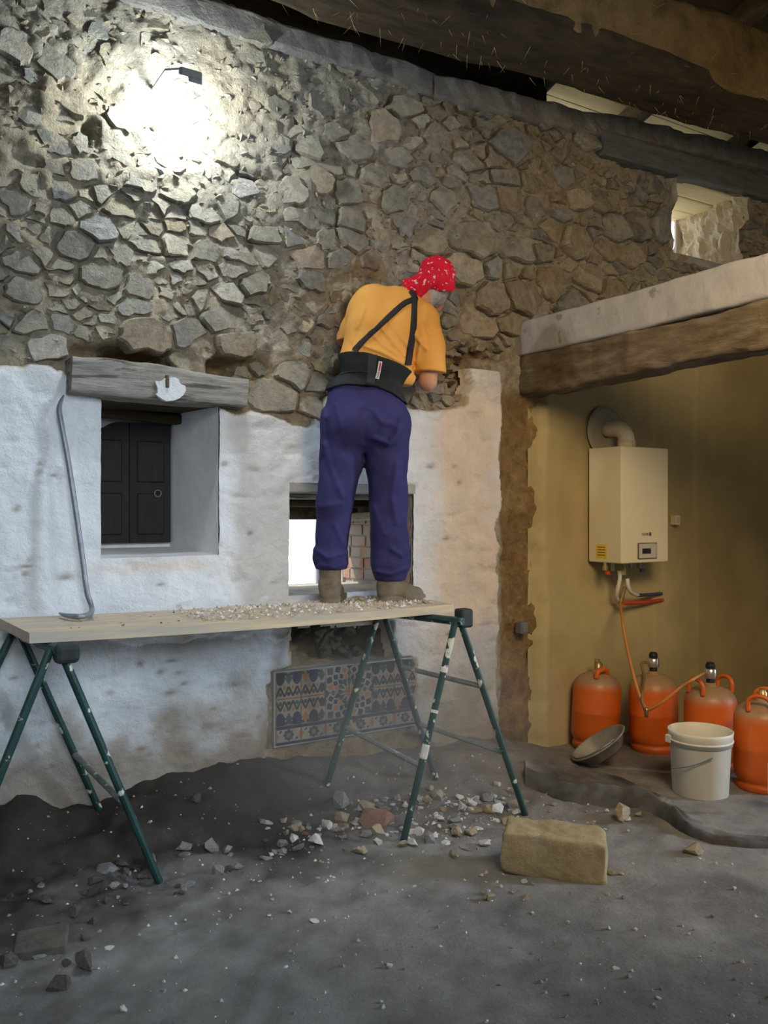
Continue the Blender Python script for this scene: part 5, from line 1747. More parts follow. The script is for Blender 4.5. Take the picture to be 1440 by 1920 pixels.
def frag(name, p, size, key, label, group, cat='rubble', sink=0.22, yaw=None, flat=None, k=None):
    me = HULLS[key][random.randrange(7) if k is None else k]
    o = bpy.data.objects.new(name, me)
    s = size * random.uniform(0.85, 1.15)
    o.scale = (s, s * random.uniform(0.8, 1.1), s * (flat or random.uniform(0.7, 1.1)))
    o.rotation_euler = (random.uniform(-.2, .2), random.uniform(-.2, .2), random.uniform(0, 6.28) if yaw is None else yaw)
    o.location = (p.x, p.y, p.z - size * 0.36 * sink)
    COL.objects.link(o)
    tag(o, label, cat, group)
    return o


def px_scatter(poly, n):
    xs = [p[0] for p in poly]
    ys = [p[1] for p in poly]
    out = []
    P2 = np.array(poly, float)
    while len(out) < n:
        x, y = random.uniform(min(xs), max(xs)), random.uniform(min(ys), max(ys))
        if pip((x, y), poly):
            p = G(x, y)
            # step back up the ray onto the mound
            for _ in range(3):
                h = float(fl(p.x, p.y)[0])
                p = G(x, y, h)
            if p.y < 3.98:
                out.append(Vector((p.x, p.y, float(fl(p.x, p.y)[0]))))
            elif random.random() < 0.02:
                n -= 1
    return out


ZONES = [
    ([(690, 1500), (800, 1460), (960, 1450), (990, 1480), (985, 1530), (860, 1580), (760, 1590), (640, 1560)], 130, 'wwwwggt', (0.028, 0.105), 'lump in the heap between the feet of the right trestle', 'rubble under the right trestle'),
    ([(520, 1500), (680, 1480), (740, 1540), (700, 1600), (560, 1590), (470, 1550)], 56, 'gggwtr', (0.03, 0.10), 'fragment in the rubble below the tile panel', 'rubble below the tile panel'),
    ([(200, 1590), (300, 1560), (500, 1540), (560, 1600), (330, 1690), (180, 1700)], 44, 'gddg', (0.03, 0.09), 'fragment by the front foot of the left trestle', 'rubble by the left trestle'),
    ([(0, 1600), (180, 1580), (200, 1700), (140, 1830), (0, 1850)], 20, 'dddg', (0.03, 0.10), 'lump on the dark soil at the lower left', 'rubble at the lower left'),
    ([(560, 1600), (900, 1590), (930, 1700), (500, 1720), (300, 1760), (330, 1700)], 30, 'wgwt', (0.014, 0.035), 'chip on the bare floor before the trestles', 'chips before the trestles'),
    ([(1150, 1590), (1440, 1600), (1440, 1900), (700, 1900), (720, 1740), (1140, 1690)], 34, 'wgwg', (0.012, 0.030), 'chip on the bare floor in the right foreground', 'chips in the foreground'),
    ([(1000, 1500), (1130, 1515), (1240, 1560), (1150, 1560), (1000, 1540)], 16, 'wwtg', (0.02, 0.05), 'fragment between the yellow block and the dark sheet', 'fragments behind the block'),
    ([(900, 1630), (1000, 1650), (1010, 1685), (900, 1690)], 14, 'twwt', (0.02, 0.045), 'crumb at the front left foot of the yellow block', 'crumbs at the block'),
    ([(1140, 1625), (1165, 1630), (1165, 1680), (1130, 1685)], 5, 't', (0.03, 0.05), 'crumb at the right end of the yellow block', 'crumbs right of the block'),
]
KEYWORD = {'w': 'whitish plaster', 'g': 'grey stone', 't': 'tan stone', 'r': 'reddish brick', 'd': 'dark stone'}
for poly, cnt, keys, (s0, s1), lab, grp in ZONES:
    for p in px_scatter(poly, cnt):
        sz = random.random() ** 1.8
        key = random.choice(keys)
        lab2 = ('small' if sz < 0.2 else 'medium-sized' if sz < 0.55 else 'larger') + ' ' + KEYWORD[key] + ' ' + lab
        frag('rubble_fragment', p, s0 + (s1 - s0) * sz, key, lab2, grp)

SPECIAL = [(640, 1535, 0.15, 'g', 'large upright grey stone in the rubble left of the red brick', 0), (705, 1548, 0.22, 'r', 'broken red brick lying in the rubble below the tile panel', 5), (910, 1588, 0.075, 'w', 'white plaster lump left of the yellow block', 1),
           (850, 1605, 0.07, 't', 'tan stone lump before the right trestle', 2), (870, 1592, 0.06, 'g', 'blue-grey chip touching the tan lump before the right trestle', 4), (1297, 1600, 0.10, 't', 'ochre stone chunk lying alone right of the yellow block', 3),
           (1162, 1535, 0.16, 't', 'brown brick lump at the front edge of the dark sheet', 2), (1198, 1532, 0.055, 't', 'small tan stone beside the brown brick lump', 1), (370, 1560, 0.10, 'd', 'dark pointed stone on the soil bank', 0), (500, 1562, 0.085, 'w', 'pale stone on the soil bank below the white wall', 4),
           (560, 1590, 0.075, 'g', 'rounded grey stone at the edge of the soil bank', 1), (205, 1650, 0.14, 'g', 'grey stone slab in front of the left trestle foot', 5), (165, 1815, 0.11, 'd', 'dark lump on the floor right of the square slab', 2), (110, 1855, 0.10, 'd', 'dark lump below the square slab near the lower left corner', 3),
           (730, 1812, 0.028, 'w', 'white chip alone in the foreground', 1), (1155, 1818, 0.03, 'w', 'pale chip alone in the right foreground', 4), (205, 1780, 0.034, 'w', 'bright white chip right of the square slab', 4), (590, 1726, 0.05, 'w', 'flat whitish flake on the bare floor', 5), (230, 1895, 0.03, 'w', 'white chip at the bottom left edge', 1),
           (60, 1800 - 30, 0.001, 'd', '', 0)]
for px, py, s, key, lab, k in SPECIAL:
    if not lab:
        continue
    p = g0(px, py)
    frag('rubble_stone', p, s, key, lab, None, 'stone', 0.15, random.uniform(0, 6), None, k)
# broken masonry inside the two hollows of the wall
M_HOLLOW = mat('hollow_stone', (0.10, 0.065, 0.035), (0.22, 0.155, 0.09), 14, 0.95, 0.9, 40, bdist=0.02)
HM = [hull_mesh('hollow_stone', 3000 + k, M_HOLLOW, 1.0, 14) for k in range(5)]
wl_ = root_loc(wall)
for k in range(34):
    if k < 24:
        w_ = W(random.uniform(556, 722), random.uniform(1172, 1232), 4.16)
    else:
        w_ = W(random.uniform(835, 872), random.uniform(655, 745), 4.14)
    o = bpy.data.objects.new('stone', HM[k % 5])
    z_ = random.uniform(0.06, 0.15) if k < 24 else random.uniform(0.04, 0.07)
    o.scale = (z_ * random.uniform(.9, 1.4), z_, z_)
    o.rotation_euler = (random.uniform(-.6, .6), random.uniform(-.6, .6), random.uniform(0, 6.28))
    o.parent = wall
    o.location = Vector((w_.x, w_.y + random.uniform(0.0, .05), w_.z - z_ * .2)) - wl_
    COL.objects.link(o)
# square slab bottom left
p = g0(78, 1775)
V, Fc = bevel_box((-0.085, -0.075, -0.01), (0.085, 0.075, 0.03), 0.006, 2)
V = place(V + np.outer(fbm(V, 14, 3, 5), np.array([.006, .006, .003])), p, (0.05, -0.03, -0.25))
tag(mk('stone_slab', V, Fc, M_FRAG_D), 'flat square grey slab lying at the lower left', 'slab')

# the big yellow block
q0, q1_ = G(932, 1640), G(1142, 1658)
ax = (q1_ - q0)
ax.z = 0
Lb = ax.length
axn = ax.normalized()
dp = Vector((-axn.y, axn.x, 0))
cb = (q0 + q1_) / 2 + dp * 0.11
R_ = np.array([axn[:], dp[:], (0, 0, 1)])


def blk(P):
    L_ = (P - np.array([cb.x, cb.y, 0])) @ R_.T
    hx = Lb / 2 - 0.006 - 0.02 * sstep(0.02, 0.2, L_[:, 2]) * (L_[:, 0] < 0)
    zc_ = L_[:, 2] - 0.083
    # the top falls slightly to the right; the lower left corner is broken away
    d = np.stack([np.abs(L_[:, 0]) - hx, np.abs(L_[:, 1]) - 0.11, np.abs(zc_ + 0.06 * L_[:, 0]) - 0.088], 1)
    r = np.linalg.norm(np.maximum(d + 0.012, 0), axis=1) + np.minimum(np.max(d + 0.012, axis=1), 0) - 0.012
    cut = (-(L_[:, 0]) * 0.55 - L_[:, 2] * 0.85) - 0.098
    r = np.maximum(r, cut)
    cut2 = (L_[:, 0] * 0.6 + L_[:, 1] * 0.7 + L_[:, 2] * 0.5) - 0.265
    r = np.maximum(r, cut2)
    return r + fbm(P, 12, 4, 55) * 0.014


V, Fc = surfnet(blk, (cb.x - 0.36, cb.y - 0.36, -0.05), (cb.x + 0.36, cb.y + 0.36, 0.25), 0.011)
V[:, 2] += float(fl(cb.x, cb.y)[0]) - 0.004
tag(mk('stone_block', V, Fc, M_BLOCK, None, True), 'big rough-hewn yellow limestone block on the floor', 'stone block')

# fine chips, nobody could count them
CV, CF, off = [], [], 0
cm = []
for k in range(1500):
    zone = random.random()
    if zone < 0.45:
        x, y = random.gauss(830, 130), random.gauss(1520, 45)
    elif zone < 0.7:
        x, y = random.gauss(560, 220), random.gauss(1610, 70)
    else:
        x, y = random.uniform(-20, 1460), random.uniform(1540, 1940)
    if y < 1440:
        continue
    p = G(x, y)
    for _ in range(2):
        p = G(x, y, float(fl(p.x, p.y)[0]))
    if p.y > 4.0 or p.x > 4.4:
        continue
    s = 0.0025 + 0.009 * random.random() ** 3
    h = float(fl(p.x, p.y)[0])
    a = random.uniform(0, 6.28)
    ca, sa = math.cos(a) * s, math.sin(a) * s
    e = random.uniform(.5, 1)
    CV += [(p.x + ca, p.y + sa, h), (p.x - sa * e, p.y + ca * e, h), (p.x - ca, p.y - sa, h + .001), (p.x + sa * e, p.y - ca * e, h), (p.x + ca * .2, p.y, h + s * random.uniform(.6, 1.1)), (p.x - ca * .4, p.y - sa * .3, h + s * random.uniform(.4, .9))]
    CF += [[off + i for i in f] for f in ((0, 1, 4), (1, 5, 4), (1, 2, 5), (2, 3, 5), (3, 4, 5), (3, 0, 4))]
    cm += [0 if random.random() < .35 else 1] * 6
    off += 6
chips = mk('plaster_chips', CV, CF, [M_FRAG_W, M_FRAG_G], None, False, None, None, cm)
tag(chips, 'fine pale plaster chips strewn over the dusty floor', 'chips', None, 'stuff')

# pebbles on the board
for k in range(64):
    t = random.random() ** 0.75
    s = random.uniform(0.12, 0.9)
    p = board_pt(min(0.97, 0.08 + 0.9 * t), s, 0.002)
    big = random.random() ** 2.2
    kk = random.choice('rtg' if t < 0.5 else 'wgtw')
    frag('pebble', p, 0.012 + 0.026 * big * (0.6 + 0.7 * t), kk, KEYWORD[kk] + (' crumb lying on the board between crowbar and boots' if t < 0.5 else ' chip lying on the board around the boots'),
         'crumbs on the left half of the board' if t < 0.5 else 'chips on the right half of the board', 'pebble', 0.1)
# dense grit under the boots
CV, CF, off = [], [], 0
for k in range(900):
    t = min(0.985, 0.35 + 0.62 * random.random() ** 0.8)
    p = board_pt(t, random.uniform(0.05, 0.97), 0.004)
    s = 0.003 + 0.009 * random.random() ** 2
    a = random.uniform(0, 6.28)
    ca, sa = math.cos(a) * s, math.sin(a) * s
    CV += [(p.x + ca, p.y + sa, p.z), (p.x - sa, p.y + ca, p.z), (p.x - ca, p.y - sa, p.z), (p.x + sa, p.y - ca, p.z), (p.x + ca * .2, p.y, p.z + s * 1.2)]
    CF += [[off + i for i in f] for f in ((0, 1, 4), (1, 2, 4), (2, 3, 4), (3, 0, 4))]
    off += 5
tag(mk('board_grit', CV, CF, [M_FRAG_W, M_FRAG_T, M_FRAG_G], None, False, None, None, [(i // 4) % 5 % 3 for i in range(len(CF))]), 'fine grit scattered on the board', 'grit', None, 'stuff')

# ------------------------------------------------------------------ the man on the board
man = empty('person', D(680, 1126, 4.38), 'man in orange shirt, blue trousers and red headscarf, seen from behind, standing on the board', 'person')
man.location.z = BT - 0.004
J = lambda x, y, d: np.array(D(x, y, d)[:])


def trousers_core(P, grow=0.0):
    w = smin(caps(P, J(652, 745, 4.40), J(650, 790, 4.37), .108, .122), caps(P, J(712, 748, 4.40), J(722, 792, 4.37), .112, .124), .06)
    w = smin(w, caps(P, J(668, 800, 4.36), J(708, 802, 4.36), .125, .125), .06)
    l = chain(P, [(J(646, 795, 4.39), .122), (J(640, 865, 4.40), .112), (J(628, 945, 4.37), .090), (J(621, 1010, 4.38), .082), (J(619, 1046, 4.38), .089), (J(621, 1066, 4.38), .080)], .02)
    r = chain(P, [(J(722, 798, 4.39), .126), (J(725, 868, 4.41), .110), (J(728, 945, 4.43), .097), (J(729, 1010, 4.44), .098), (J(731, 1055, 4.44), .102), (J(733, 1076, 4.44), .090)], .02)
    legs = np.minimum(l, r)
    return smin(w, legs, .035) - grow


def trousers(P):
    d = trousers_core(P)
    S = 4.25
    f = ridge(P, [J(702, 822, S), J(728, 832, S), J(744, 815, S), J(754, 785, S)], .016, .016)
    f += ridge(P, [J(610, 835, S), J(622, 880, S), J(642, 930, S + .02)], .014, .015)
    f += ridge(P, [J(606, 770, S + .05), J(604, 850, S + .08)], .014, .010)
    f += ridge(P, [J(700, 770, S), J(716, 792, S), J(738, 796, S)], .013, .012)
    f += ridge(P, [J(630, 760, S), J(640, 800, S)], .013, .010)
    f += ridge(P, [J(745, 870, 4.34), J(735, 935, 4.33), J(745, 980, 4.34)], .016, .011)
    f += ridge(P, [J(590, 1030, 4.31), J(615, 1046, 4.29), J(648, 1036, 4.32)], .011, .013)
    f += ridge(P, [J(600, 1060, 4.31), J(630, 1064, 4.30), J(650, 1056, 4.33)], .009, .012)
    f += ridge(P, [J(735, 1030, 4.33), J(755, 1042, 4.34), J(767, 1030, 4.37)], .014, .014)
    f += ridge(P, [J(706, 1072, 4.36), J(735, 1077, 4.34), J(764, 1066, 4.37)], .010, .013)
    f += ridge(P, [J(600, 950, 4.30), J(640, 945, 4.29)], .014, .009)
    f += ridge(P, [J(628, 985, 4.30), J(645, 1020, 4.31)], .014, .008)
    f += ridge(P, [J(700, 950, 4.34), J(720, 1000, 4.34)], .016, .008)
    f -= ridge(P, [J(683, 770, 4.25), J(683, 825, 4.28)], .016, .012)
    f -= ridge(P, [J(612, 790, 4.28), J(616, 850, 4.28), J(632, 905, 4.29)], .014, .009)
    f -= ridge(P, [J(716, 845, 4.28), J(740, 840, 4.28)], .016, .009)
    d = d - f * 1.0 + fbm(P, 7, 3, 15) * 0.012
    # hems: cut the bottoms of the legs
    cutL = J(620, 1068, 4.36)[2] - P[:, 2]
    cut = np.where(np.linalg.norm(P[:, :2] - J(620, 1060, 4.38)[:2], axis=1) < 0.16, cutL, J(733, 1088, 4.44)[2] - P[:, 2])
    top = P[:, 2] - J(690, 722, 4.38)[2]
    return np.maximum(np.maximum(d, cut), top)


def shirt_core(P):
    a = chain(P, [(J(681, 690, 4.42), .105), (J(682, 670, 4.43), .114), (J(693, 622, 4.45), .124), (J(702, 582, 4.52), .122)], .03)
    b = chain(P, [(J(718, 694, 4.42), .110), (J(724, 680, 4.43), .122), (J(744, 632, 4.46), .132), (J(752, 590, 4.53), .126)], .03)
    c = caps(P, J(702, 580, 4.52), J(785, 602, 4.52), .122, .104)
    nck = caps(P, J(745, 570, 4.55), J(782, 562, 4.60), .09, .065)
    return smin(smin(smin(a, b, .05), c, .05), nck, .03)


def shirt(P):
    d = shirt_core(P)
    rs = chain(P, [(J(790, 606, 4.53), .102), (J(800, 650, 4.51), .092), (J(805, 705, 4.50), .090)], .02)
    rs = np.maximum(rs, J(805, 700, 4.5)[2] - P[:, 2])
    ls = chain(P, [(J(684, 586, 4.55), .095), (J(665, 620, 4.60), .082), (J(654, 648, 4.62), .074)], .02)
    ls = np.maximum(ls, J(654, 640, 4.62)[2] - P[:, 2])
    tail = np.maximum(chain(P, [(J(745, 640, 4.48), .12), (J(752, 700, 4.47), .085)], .02), J(750, 722, 4.45)[2] - P[:, 2])
    d = smin(smin(smin(d, rs, .030), ls, .03), tail, .02)
    S = 4.32
    f = ridge(P, [J(714, 612, S), J(738, 642, S), J(760, 668, S + .01)], .009, .010)
    f += ridge(P, [J(728, 600, S), J(752, 632, S), J(766, 650, S)], .008, .008)
    f += ridge(P, [J(676, 646, S), J(716, 660, S), J(758, 682, S + .01)], .008, .012)
    f += ridge(P, [J(694, 622, S), J(722, 650, S), J(750, 668, S)], .008, .008)
    f += ridge(P, [J(776, 612, 4.38), J(786, 640, 4.38), J(800, 655, 4.40)], .010, .010)
    f += ridge(P, [J(796, 600, 4.42), J(806, 628, 4.42), J(826, 618, 4.44)], .010, .008)
    f += ridge(P, [J(780, 680, 4.40), J(790, 640, 4.38)], .010, .008)
    f += ridge(P, [J(660, 640, S + .02), J(670, 610, S + .01), J(682, 580, S + .04)], .012, .008)
    f -= ridge(P, [J(778, 640, 4.38), J(776, 700, 4.40)], .014, .016)
    f -= ridge(P, [J(662, 655, S + .03), J(668, 620, S + .03)], .010, .008)
    bot = (J(690, 712, 4.42)[2] - P[:, 2])
    xs = (P[:, 0] - J(768, 690, 4.45)[0])
    d = d - f * 1.0 + fbm(P, 8, 2, 25) * 0.008
    return d


def belt(P):
    core = smin(shirt_core(P), trousers_core(P), .03) - 0.010
    core = core + fbm(P, 6, 2, 33) * 0.003
    X = P[:, 0] * CT - P[:, 1] * ST
    Yd = P[:, 0] * ST + P[:, 1] * CT
    px = 720 + F * X / Yd
    pz = lambda y: EYE + (960 - y) / F * 4.33
    top = np.interp(px, [600, 640, 690, 740, 772, 800], [660, 659, 664, 680, 692, 700])
    bot = np.interp(px, [600, 618, 650, 700, 735, 765, 800], [728, 727, 721, 724, 738, 757, 762])
    ztop = EYE + (960 - top) / F * 4.33
    zbot = EYE + (960 - bot) / F * 4.33
    return np.maximum(np.maximum(core, P[:, 2] - ztop), zbot - P[:, 2]) - 0.003


def head_sdf(P):
    c = J(816, 536, 4.70)
    up = np.array((D(822, 500, 4.64) - D(806, 575, 4.74))[:])
    up /= np.linalg.norm(up)
    d1 = caps(P, c + up * 0.03, c - up * 0.02, .088, .078)
    face = np.array((Vector((ST, CT, 0)) * 0.85 + Vector((CT, -ST, 0)) * 0.45 + Vector((0, 0, -0.45))).normalized()[:])
    jaw = caps(P, c - up * 0.03 + face * 0.02, c - up * 0.085 + face * 0.05, .062, .04)
    nose = caps(P, c - up * 0.0 + face * 0.085, c - up * 0.04 + face * 0.11, .010, .016)
    side = np.cross(face, up)
    ear1 = caps(P, c + side * 0.085 - up * 0.005, c + side * 0.085 - up * 0.04, .012, .010)
    ear2 = caps(P, c - side * 0.085 - up * 0.005, c - side * 0.085 - up * 0.04, .012, .010)
    brow = caps(P, c + up * 0.02 + face * 0.075 + side * 0.035, c + up * 0.02 + face * 0.075 - side * 0.035, .014)
    lips = caps(P, c - up * 0.075 + face * 0.085 + side * 0.018, c - up * 0.075 + face * 0.085 - side * 0.018, .010)
    d = smin(smin(smin(d1, jaw, .03), brow, .012), smin(nose, lips, .01), .012)
    return smin(d, np.minimum(ear1, ear2), .008)


def hand(P, wrist, fwd, upv, sgn):
    """palm, four fingers of different length and a thumb"""
    fwd = np.array(fwd, float)
    fwd /= np.linalg.norm(fwd)
    sd_ = np.cross(fwd, upv)
    sd_ /= np.linalg.norm(sd_)
    nrm = np.cross(sd_, fwd)
    w = np.array(wrist, float)
    d = smin(caps(P, w + sd_ * .018, w + fwd * .085 + sd_ * .028, .020, .016), caps(P, w - sd_ * .018, w + fwd * .085 - sd_ * .028, .020, .016), .02)
    for k, L_ in enumerate((.062, .076, .080, .070)):
        o = (-0.034 + k * 0.0227)
        b0 = w + fwd * .085 + sd_ * o * sgn
        b1 = b0 + fwd * L_ * .5 + nrm * .012
        b2 = b1 + fwd * L_ * .45 - nrm * .018
        d = np.minimum(d, np.minimum(caps(P, b0, b1, .0095, .009), caps(P, b1, b2, .009, .0078)))
    t0 = w + fwd * .03 + sd_ * .03 * sgn
    t1 = t0 + fwd * .03 + sd_ * .032 * sgn
    t2 = t1 + fwd * .034 + sd_ * .004 * sgn
    return smin(d, np.minimum(caps(P, t0, t1, .014, .0115), caps(P, t1, t2, .0115, .009)), .008)


el_r = J(802, 716, 4.50)
wr_r = np.array(W(815, 682, 3.92)[:])
el_l = J(644, 634, 4.64)
wr_l = np.array(W(706, 640, 3.95)[:])
neck = J(783, 566, 4.60)


def body(P):
    d = head_sdf(P)
    d = smin(d, caps(P, J(806, 548, 4.67), neck, .055, .060), .03)
    d = smin(d, caps(P, neck, J(742, 585, 4.55), .060, .085), .04)
    d = smin(d, caps(P, J(742, 590, 4.55), J(695, 745, 4.42), .085, .09), .04)
    d = smin(d, caps(P, J(742, 590, 4.55), J(785, 604, 4.54), .08, .06), .03)
    d = smin(d, caps(P, J(742, 590, 4.55), J(700, 588, 4.56), .08, .06), .03)
    ra = chain(P, [(J(788, 606, 4.54), .058), (J(804, 690, 4.51), .050), (el_r, .047), (wr_r, .028)], .012)
    la = chain(P, [(J(694, 588, 4.57), .056), (J(660, 618, 4.61), .048), (el_l, .044), (wr_l, .027)], .012)
    d = smin(d, np.minimum(ra, la), .02)
    d = smin(d, hand(P, wr_r, (0.35, 0.9, 0.15), (0, 0, 1), 1), .012)
    d = smin(d, hand(P, wr_l, (0.45, 0.85, -0.1), (0, 0, 1), -1), .012)
    ll = chain(P, [(J(655, 770, 4.40), .085), (J(630, 940, 4.39), .055), (J(620, 1085, 4.39), .040)], .02)
    rl_ = chain(P, [(J(720, 772, 4.40), .085), (J(728, 945, 4.44), .056), (J(731, 1090, 4.45), .040)], .02)
    d = smin(d, np.minimum(ll, rl_), .02)
    return d


pmin = np.array([min(J(x, 960, d)[i] for x in (575, 880) for d in (4.15, 5.0)) for i in (0, 1)])
pmax = np.array([max(J(x, 960, d)[i] for x in (575, 880) for d in (4.15, 5.0)) for i in (0, 1)])
zf = lambda y, d: EYE + (960 - y) / F * d
mk('body', *surfnet(body, (pmin[0], pmin[1], 1.02), (pmax[0], min(pmax[1], 4.25), zf(470, 4.7)), 0.0085), M_SKIN, man, True)
tr_ = mk('trousers', *surfnet(trousers, (pmin[0], pmin[1], 1.05), (J(800, 960, 4.6)[0] + .1, 4.1, zf(715, 4.3)), 0.0085), M_TROUSER, man, True)
sh_ = mk('shirt', *surfnet(shirt, (pmin[0], pmin[1], zf(735, 4.3)), (pmax[0], 4.15, zf(515, 4.6)), 0.0075), M_SHIRT, man, True)
be_ = mk('back_support', *surfnet(belt, (pmin[0], pmin[1], zf(775, 4.3)), (pmax[0], 4.1, zf(650, 4.5)), 0.007), M_BELT, man, True)
be_['label'] = 'wide black back-support belt'


# headscarf: cap over the skull and a gathered tail at the nape
def scarf(P):
    c = J(817, 524, 4.69)
    up = np.array((D(822, 500, 4.64) - D(806, 575, 4.74))[:])
    up /= np.linalg.norm(up)
    cap_ = caps(P, c + up * 0.022, c - up * 0.010, .104, .104)
    lobe = caps(P, J(832, 540, 4.66), J(836, 546, 4.66), .062, .056)
    tail = chain(P, [(J(806, 520, 4.60), .066), (J(788, 532, 4.53), .050), (J(774, 538, 4.50), .038)], .02)
    fan = chain(P, [(J(784, 534, 4.52), .036), (J(760, 529, 4.50), .016)], .015)
    fan2 = chain(P, [(J(788, 538, 4.52), .036), (J(786, 554, 4.50), .018)], .015)
    d = smin(smin(cap_, lobe, .03), smin(tail, smin(fan, fan2, .02), .02), .02)
    f = ridge(P, [J(798, 520, 4.55), J(812, 512, 4.56), J(826, 504, 4.58)], .008, .010)
    f += ridge(P, [J(778, 528, 4.48), J(796, 516, 4.54), J(810, 500, 4.58)], .008, .009)
    f -= ridge(P, [J(806, 540, 4.56), J(810, 524, 4.56), J(828, 512, 4.58)], .009, .014)
    f -= ridge(P, [J(766, 532, 4.47), J(780, 530, 4.47)], .006, .006)
    f -= ridge(P, [J(778, 548, 4.47), J(790, 536, 4.48)], .006, .007)
    d = d - f + fbm(P, 16, 2, 45) * 0.006
    face = np.array((Vector((ST, CT, 0)) * 0.85 + Vector((CT, -ST, 0)) * 0.45 + Vector((0, 0, -0.45))).normalized()[:])
    q_ = P - c
    brow = (q_ @ up) * -1 - 0.028 + (q_ @ face) * 0.25
    keepfan = np.minimum(np.minimum(tail, fan), fan2)
    shell = np.maximum(d, np.where(keepfan < 0.02, -1, brow))
    return shell


mk('headscarf', *surfnet(scarf, J(745, 960, 4.4) * np.array([1, 0, 0]) + np.array([-.15, 3.4, zf(585, 4.6)]), (J(880, 960, 4.9)[0] + .1, 4.2, zf(468, 4.7)), 0.0055), M_BANDANA, man, True)['label'] = 'red headscarf printed with white'


def hair(P):
    h = smin(head_sdf(P), caps(P, J(806, 548, 4.67), J(795, 560, 4.63), .055, .055), .03) - 0.008
    c = J(815, 562, 4.64)
    sel = np.linalg.norm(P - c, axis=1) - 0.085
    return np.maximum(h, sel) + fbm(P, 40, 2, 49) * 0.004


V, Fc = surfnet(hair, J(815, 562, 4.64) - 0.11, J(815, 562, 4.64) + 0.11, 0.006)
mk('hair', V, Fc, M_HAIR, man, True)


# straps: bands lying on the shirt
def onto(pxy, f, off):
    """first hits of lines of sight with a garment, pushed out by off"""
    pxy = np.asarray(pxy, float)
    o = np.array((0, 0, EYE), float)
    d = np.array([D(x, y, 1.0)[:] for x, y in pxy]) - o
    t = np.full(len(pxy), 4.05)
    for _ in range(46):
        v = f(o + d * t[:, None])
        t = np.where((v > 0.0006) & (t < 4.9), t + np.maximum(v * 0.85, 0.0004), t)
    p = o + d * t[:, None]
    e = 0.004
    g = np.stack([f(p + np.eye(3)[i] * e) - f(p - np.eye(3)[i] * e) for i in range(3)], 1)
    g /= np.linalg.norm(g, axis=1)[:, None] + 1e-9
    return p + g * off, p - g * 0.002


def band(path, w, f, m, name, off=0.006, parent=None, steps=5):
    pts = spline([Vector((x, y, 0)) for x, y in path], steps)
    A, B = [], []
    for i, p in enumerate(pts):
        d = (pts[min(i + 1, len(pts) - 1)] - pts[max(i - 1, 0)]).normalized()
        nx, ny = -d.y, d.x
        A += [(p.x + nx * s * w / 2, p.y + ny * s * w / 2) for s in (-1, -.33, .33, 1)]
    va, vb = onto(A, f, off)
    V, Fc = list(va) + list(vb), []
    n = len(pts)
    o2 = n * 4
    for i in range(n - 1):
        for k in range(3):
            Fc.append([i * 4 + k, i * 4 + k + 1, i * 4 + k + 5, i * 4 + k + 4])
        Fc.append([i * 4, (i + 1) * 4, o2 + (i + 1) * 4, o2 + i * 4])
        Fc.append([i * 4 + 3, o2 + i * 4 + 3, o2 + (i + 1) * 4 + 3, (i + 1) * 4 + 3])
    return mk(name, V, Fc, m, parent, True)


ub = lambda P: np.minimum(shirt(P), belt(P))
band([(778, 561), (758, 570), (735, 590), (710, 613), (685, 636), (664, 660)], 9.5, ub, M_STRAP, 'strap', 0.008, man, 9)
band([(777, 562), (776, 590), (773, 625), (768, 655), (764, 684)], 10, ub, M_STRAP, 'strap', 0.008, man, 9)
band([(770, 546), (775, 554), (779, 565)], 9, ub, M_STRAP, 'strap', 0.008, man)
band([(628, 706), (650, 698), (672, 696), (690, 698)], 2.2, belt, M_STRAP, 'belt_seam', 0.003, be_)
band([(699, 665), (696, 700), (693, 732)], 16, belt, mat('belt_panel', (0.03, 0.033, 0.042), (0.04, 0.043, 0.05), 9, 0.8), 'belt_panel', 0.003, be_)
lb = band([(713.5, 678), (710.5, 695), (707, 711)], 6.5, belt, M_WHITEPRINT, 'belt_label', 0.006, be_)
band([(714, 680), (712.5, 688), (711, 696)], 3.0, belt, M_REDPRINT, 'label_print', 0.008, be_)
for k in range(4):
    x, y = 710.2 - k * 0.85, 699 + k * 3.2
    band([(x - 2.0, y - .2), (x + 2.0, y + .3)], 1.1, belt, M_PRINT, 'label_print', 0.008, be_, 2)


# boots
def boot(P, shaft, heel, toe, rs=.058):
    d = chain(P, [(shaft, rs), (heel + np.array([0, 0, .05]), rs * .92)], .02)
    foot_ = chain(P, [(heel + np.array([0, 0, .038]), .043), (heel * .45 + toe * .55 + np.array([0, 0, .040]), .045), (toe + np.array([0, 0, .030]), .040)], .03)
    instep = caps(P, heel + np.array([0, 0, .085]), heel * .45 + toe * .55 + np.array([0, 0, .05]), .048, .038)
    d = smin(smin(d, foot_, .02), instep, .03)
    d = d + fbm(P, 14, 3, 61) * 0.007
    return np.maximum(d, (BT + 0.012) - P[:, 2])


def sole(P, heel, toe):
    a = caps(P * np.array([1, 1, 0]), heel * np.array([1, 1, 0]), toe * np.array([1, 1, 0]), .047, .049)
    return np.maximum(a, np.abs(P[:, 2] - (BT + 0.0115)) - 0.0155) - 0.002


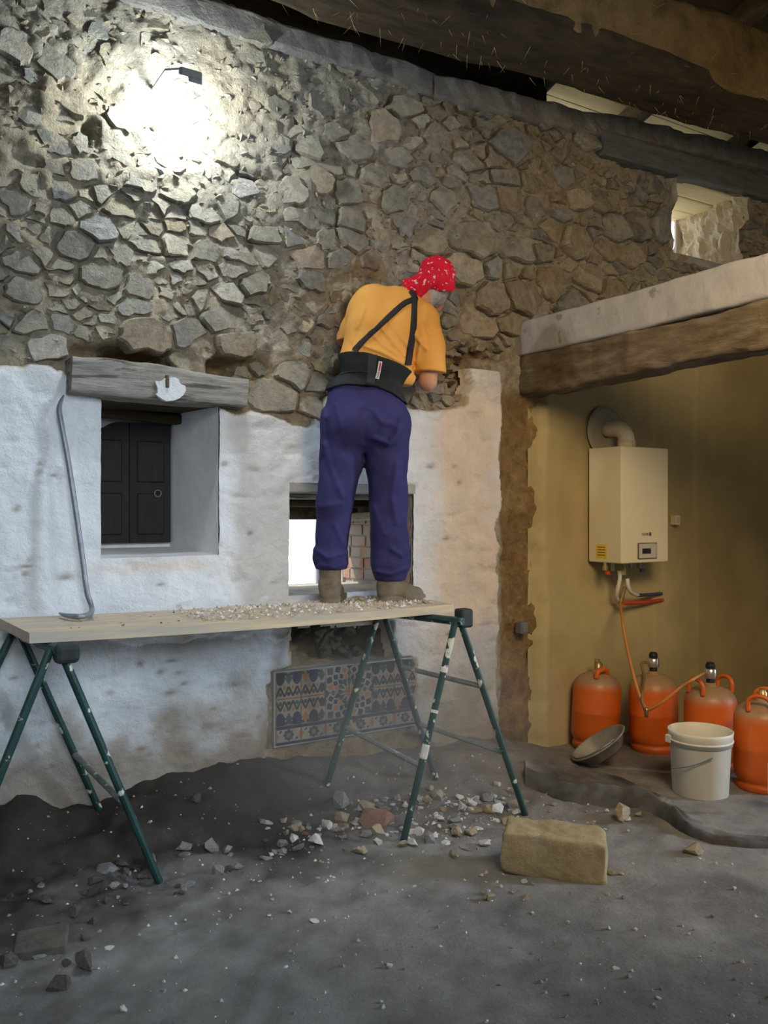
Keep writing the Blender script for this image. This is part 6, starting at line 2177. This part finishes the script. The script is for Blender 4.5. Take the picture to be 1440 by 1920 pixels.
for nm, sh, he, to in (('left', J(620, 1055, 4.38), J(618, 1118, 4.355), J(633, 1118, 4.56)), ('right', J(731, 1075, 4.45), J(726, 1118, 4.43), J(780, 1118, 4.47))):
    he[2] = to[2] = BT
    b_ = mk('boot', *surfnet(lambda P: boot(P, sh, he, to), np.minimum(np.minimum(sh, he), to) - .09, np.maximum(np.maximum(sh, he), to) + np.array([.09, .09, .02]), 0.0065), M_BOOT, man, True)
    b_['label'] = 'worn dusty work boot'
    mk('sole', *surfnet(lambda P: sole(P, he, to), np.minimum(he, to) - .08, np.maximum(he, to) + .08, 0.006), M_SOLE, b_, True)

# ------------------------------------------------------------------ fine dust hanging over the rubble
mh = bpy.data.materials.new('dust_haze')
mh.use_nodes = True
nt = mh.node_tree
nt.nodes.remove(nt.nodes['Principled BSDF'])
vs_ = nt.nodes.new('ShaderNodeVolumeScatter')
vs_.inputs['Color'].default_value = (0.80, 0.78, 0.76, 1)
tcn = nt.nodes.new('ShaderNodeTexCoord')
mpn = nt.nodes.new('ShaderNodeMapping')
HR = (1.15, 0.62, 0.62)
mpn.inputs['Scale'].default_value = (1 / HR[0], 1 / HR[1], 1 / HR[2])
mpn.inputs['Location'].default_value = (0, 0, -1)
grn = nt.nodes.new('ShaderNodeTexGradient')
grn.gradient_type = 'SPHERICAL'
mln = nt.nodes.new('ShaderNodeMath')
mln.operation = 'MULTIPLY'
mln.inputs[1].default_value = 0.55
nt.links.new(tcn.outputs['Object'], mpn.inputs['Vector'])
nt.links.new(mpn.outputs['Vector'], grn.inputs['Vector'])
nt.links.new(grn.outputs['Fac'], mln.inputs[0])
nt.links.new(mln.outputs['Value'], vs_.inputs['Density'])
nt.links.new(vs_.outputs['Volume'], nt.nodes['Material Output'].inputs['Volume'])
V, Fc = lathe([(math.sin(t), -math.cos(t)) for t in np.linspace(0.03, math.pi - 0.03, 18)], 32)
Fc = Fc + [list(range(32))[::-1], [17 * 32 + k for k in range(32)]]
hz = mk('dust_haze', V * np.array(HR) + np.array([2.15, 3.44, 0.45]), Fc, mh)
tag(hz, 'thin grey dust haze hanging over the rubble', 'haze', None, 'stuff')
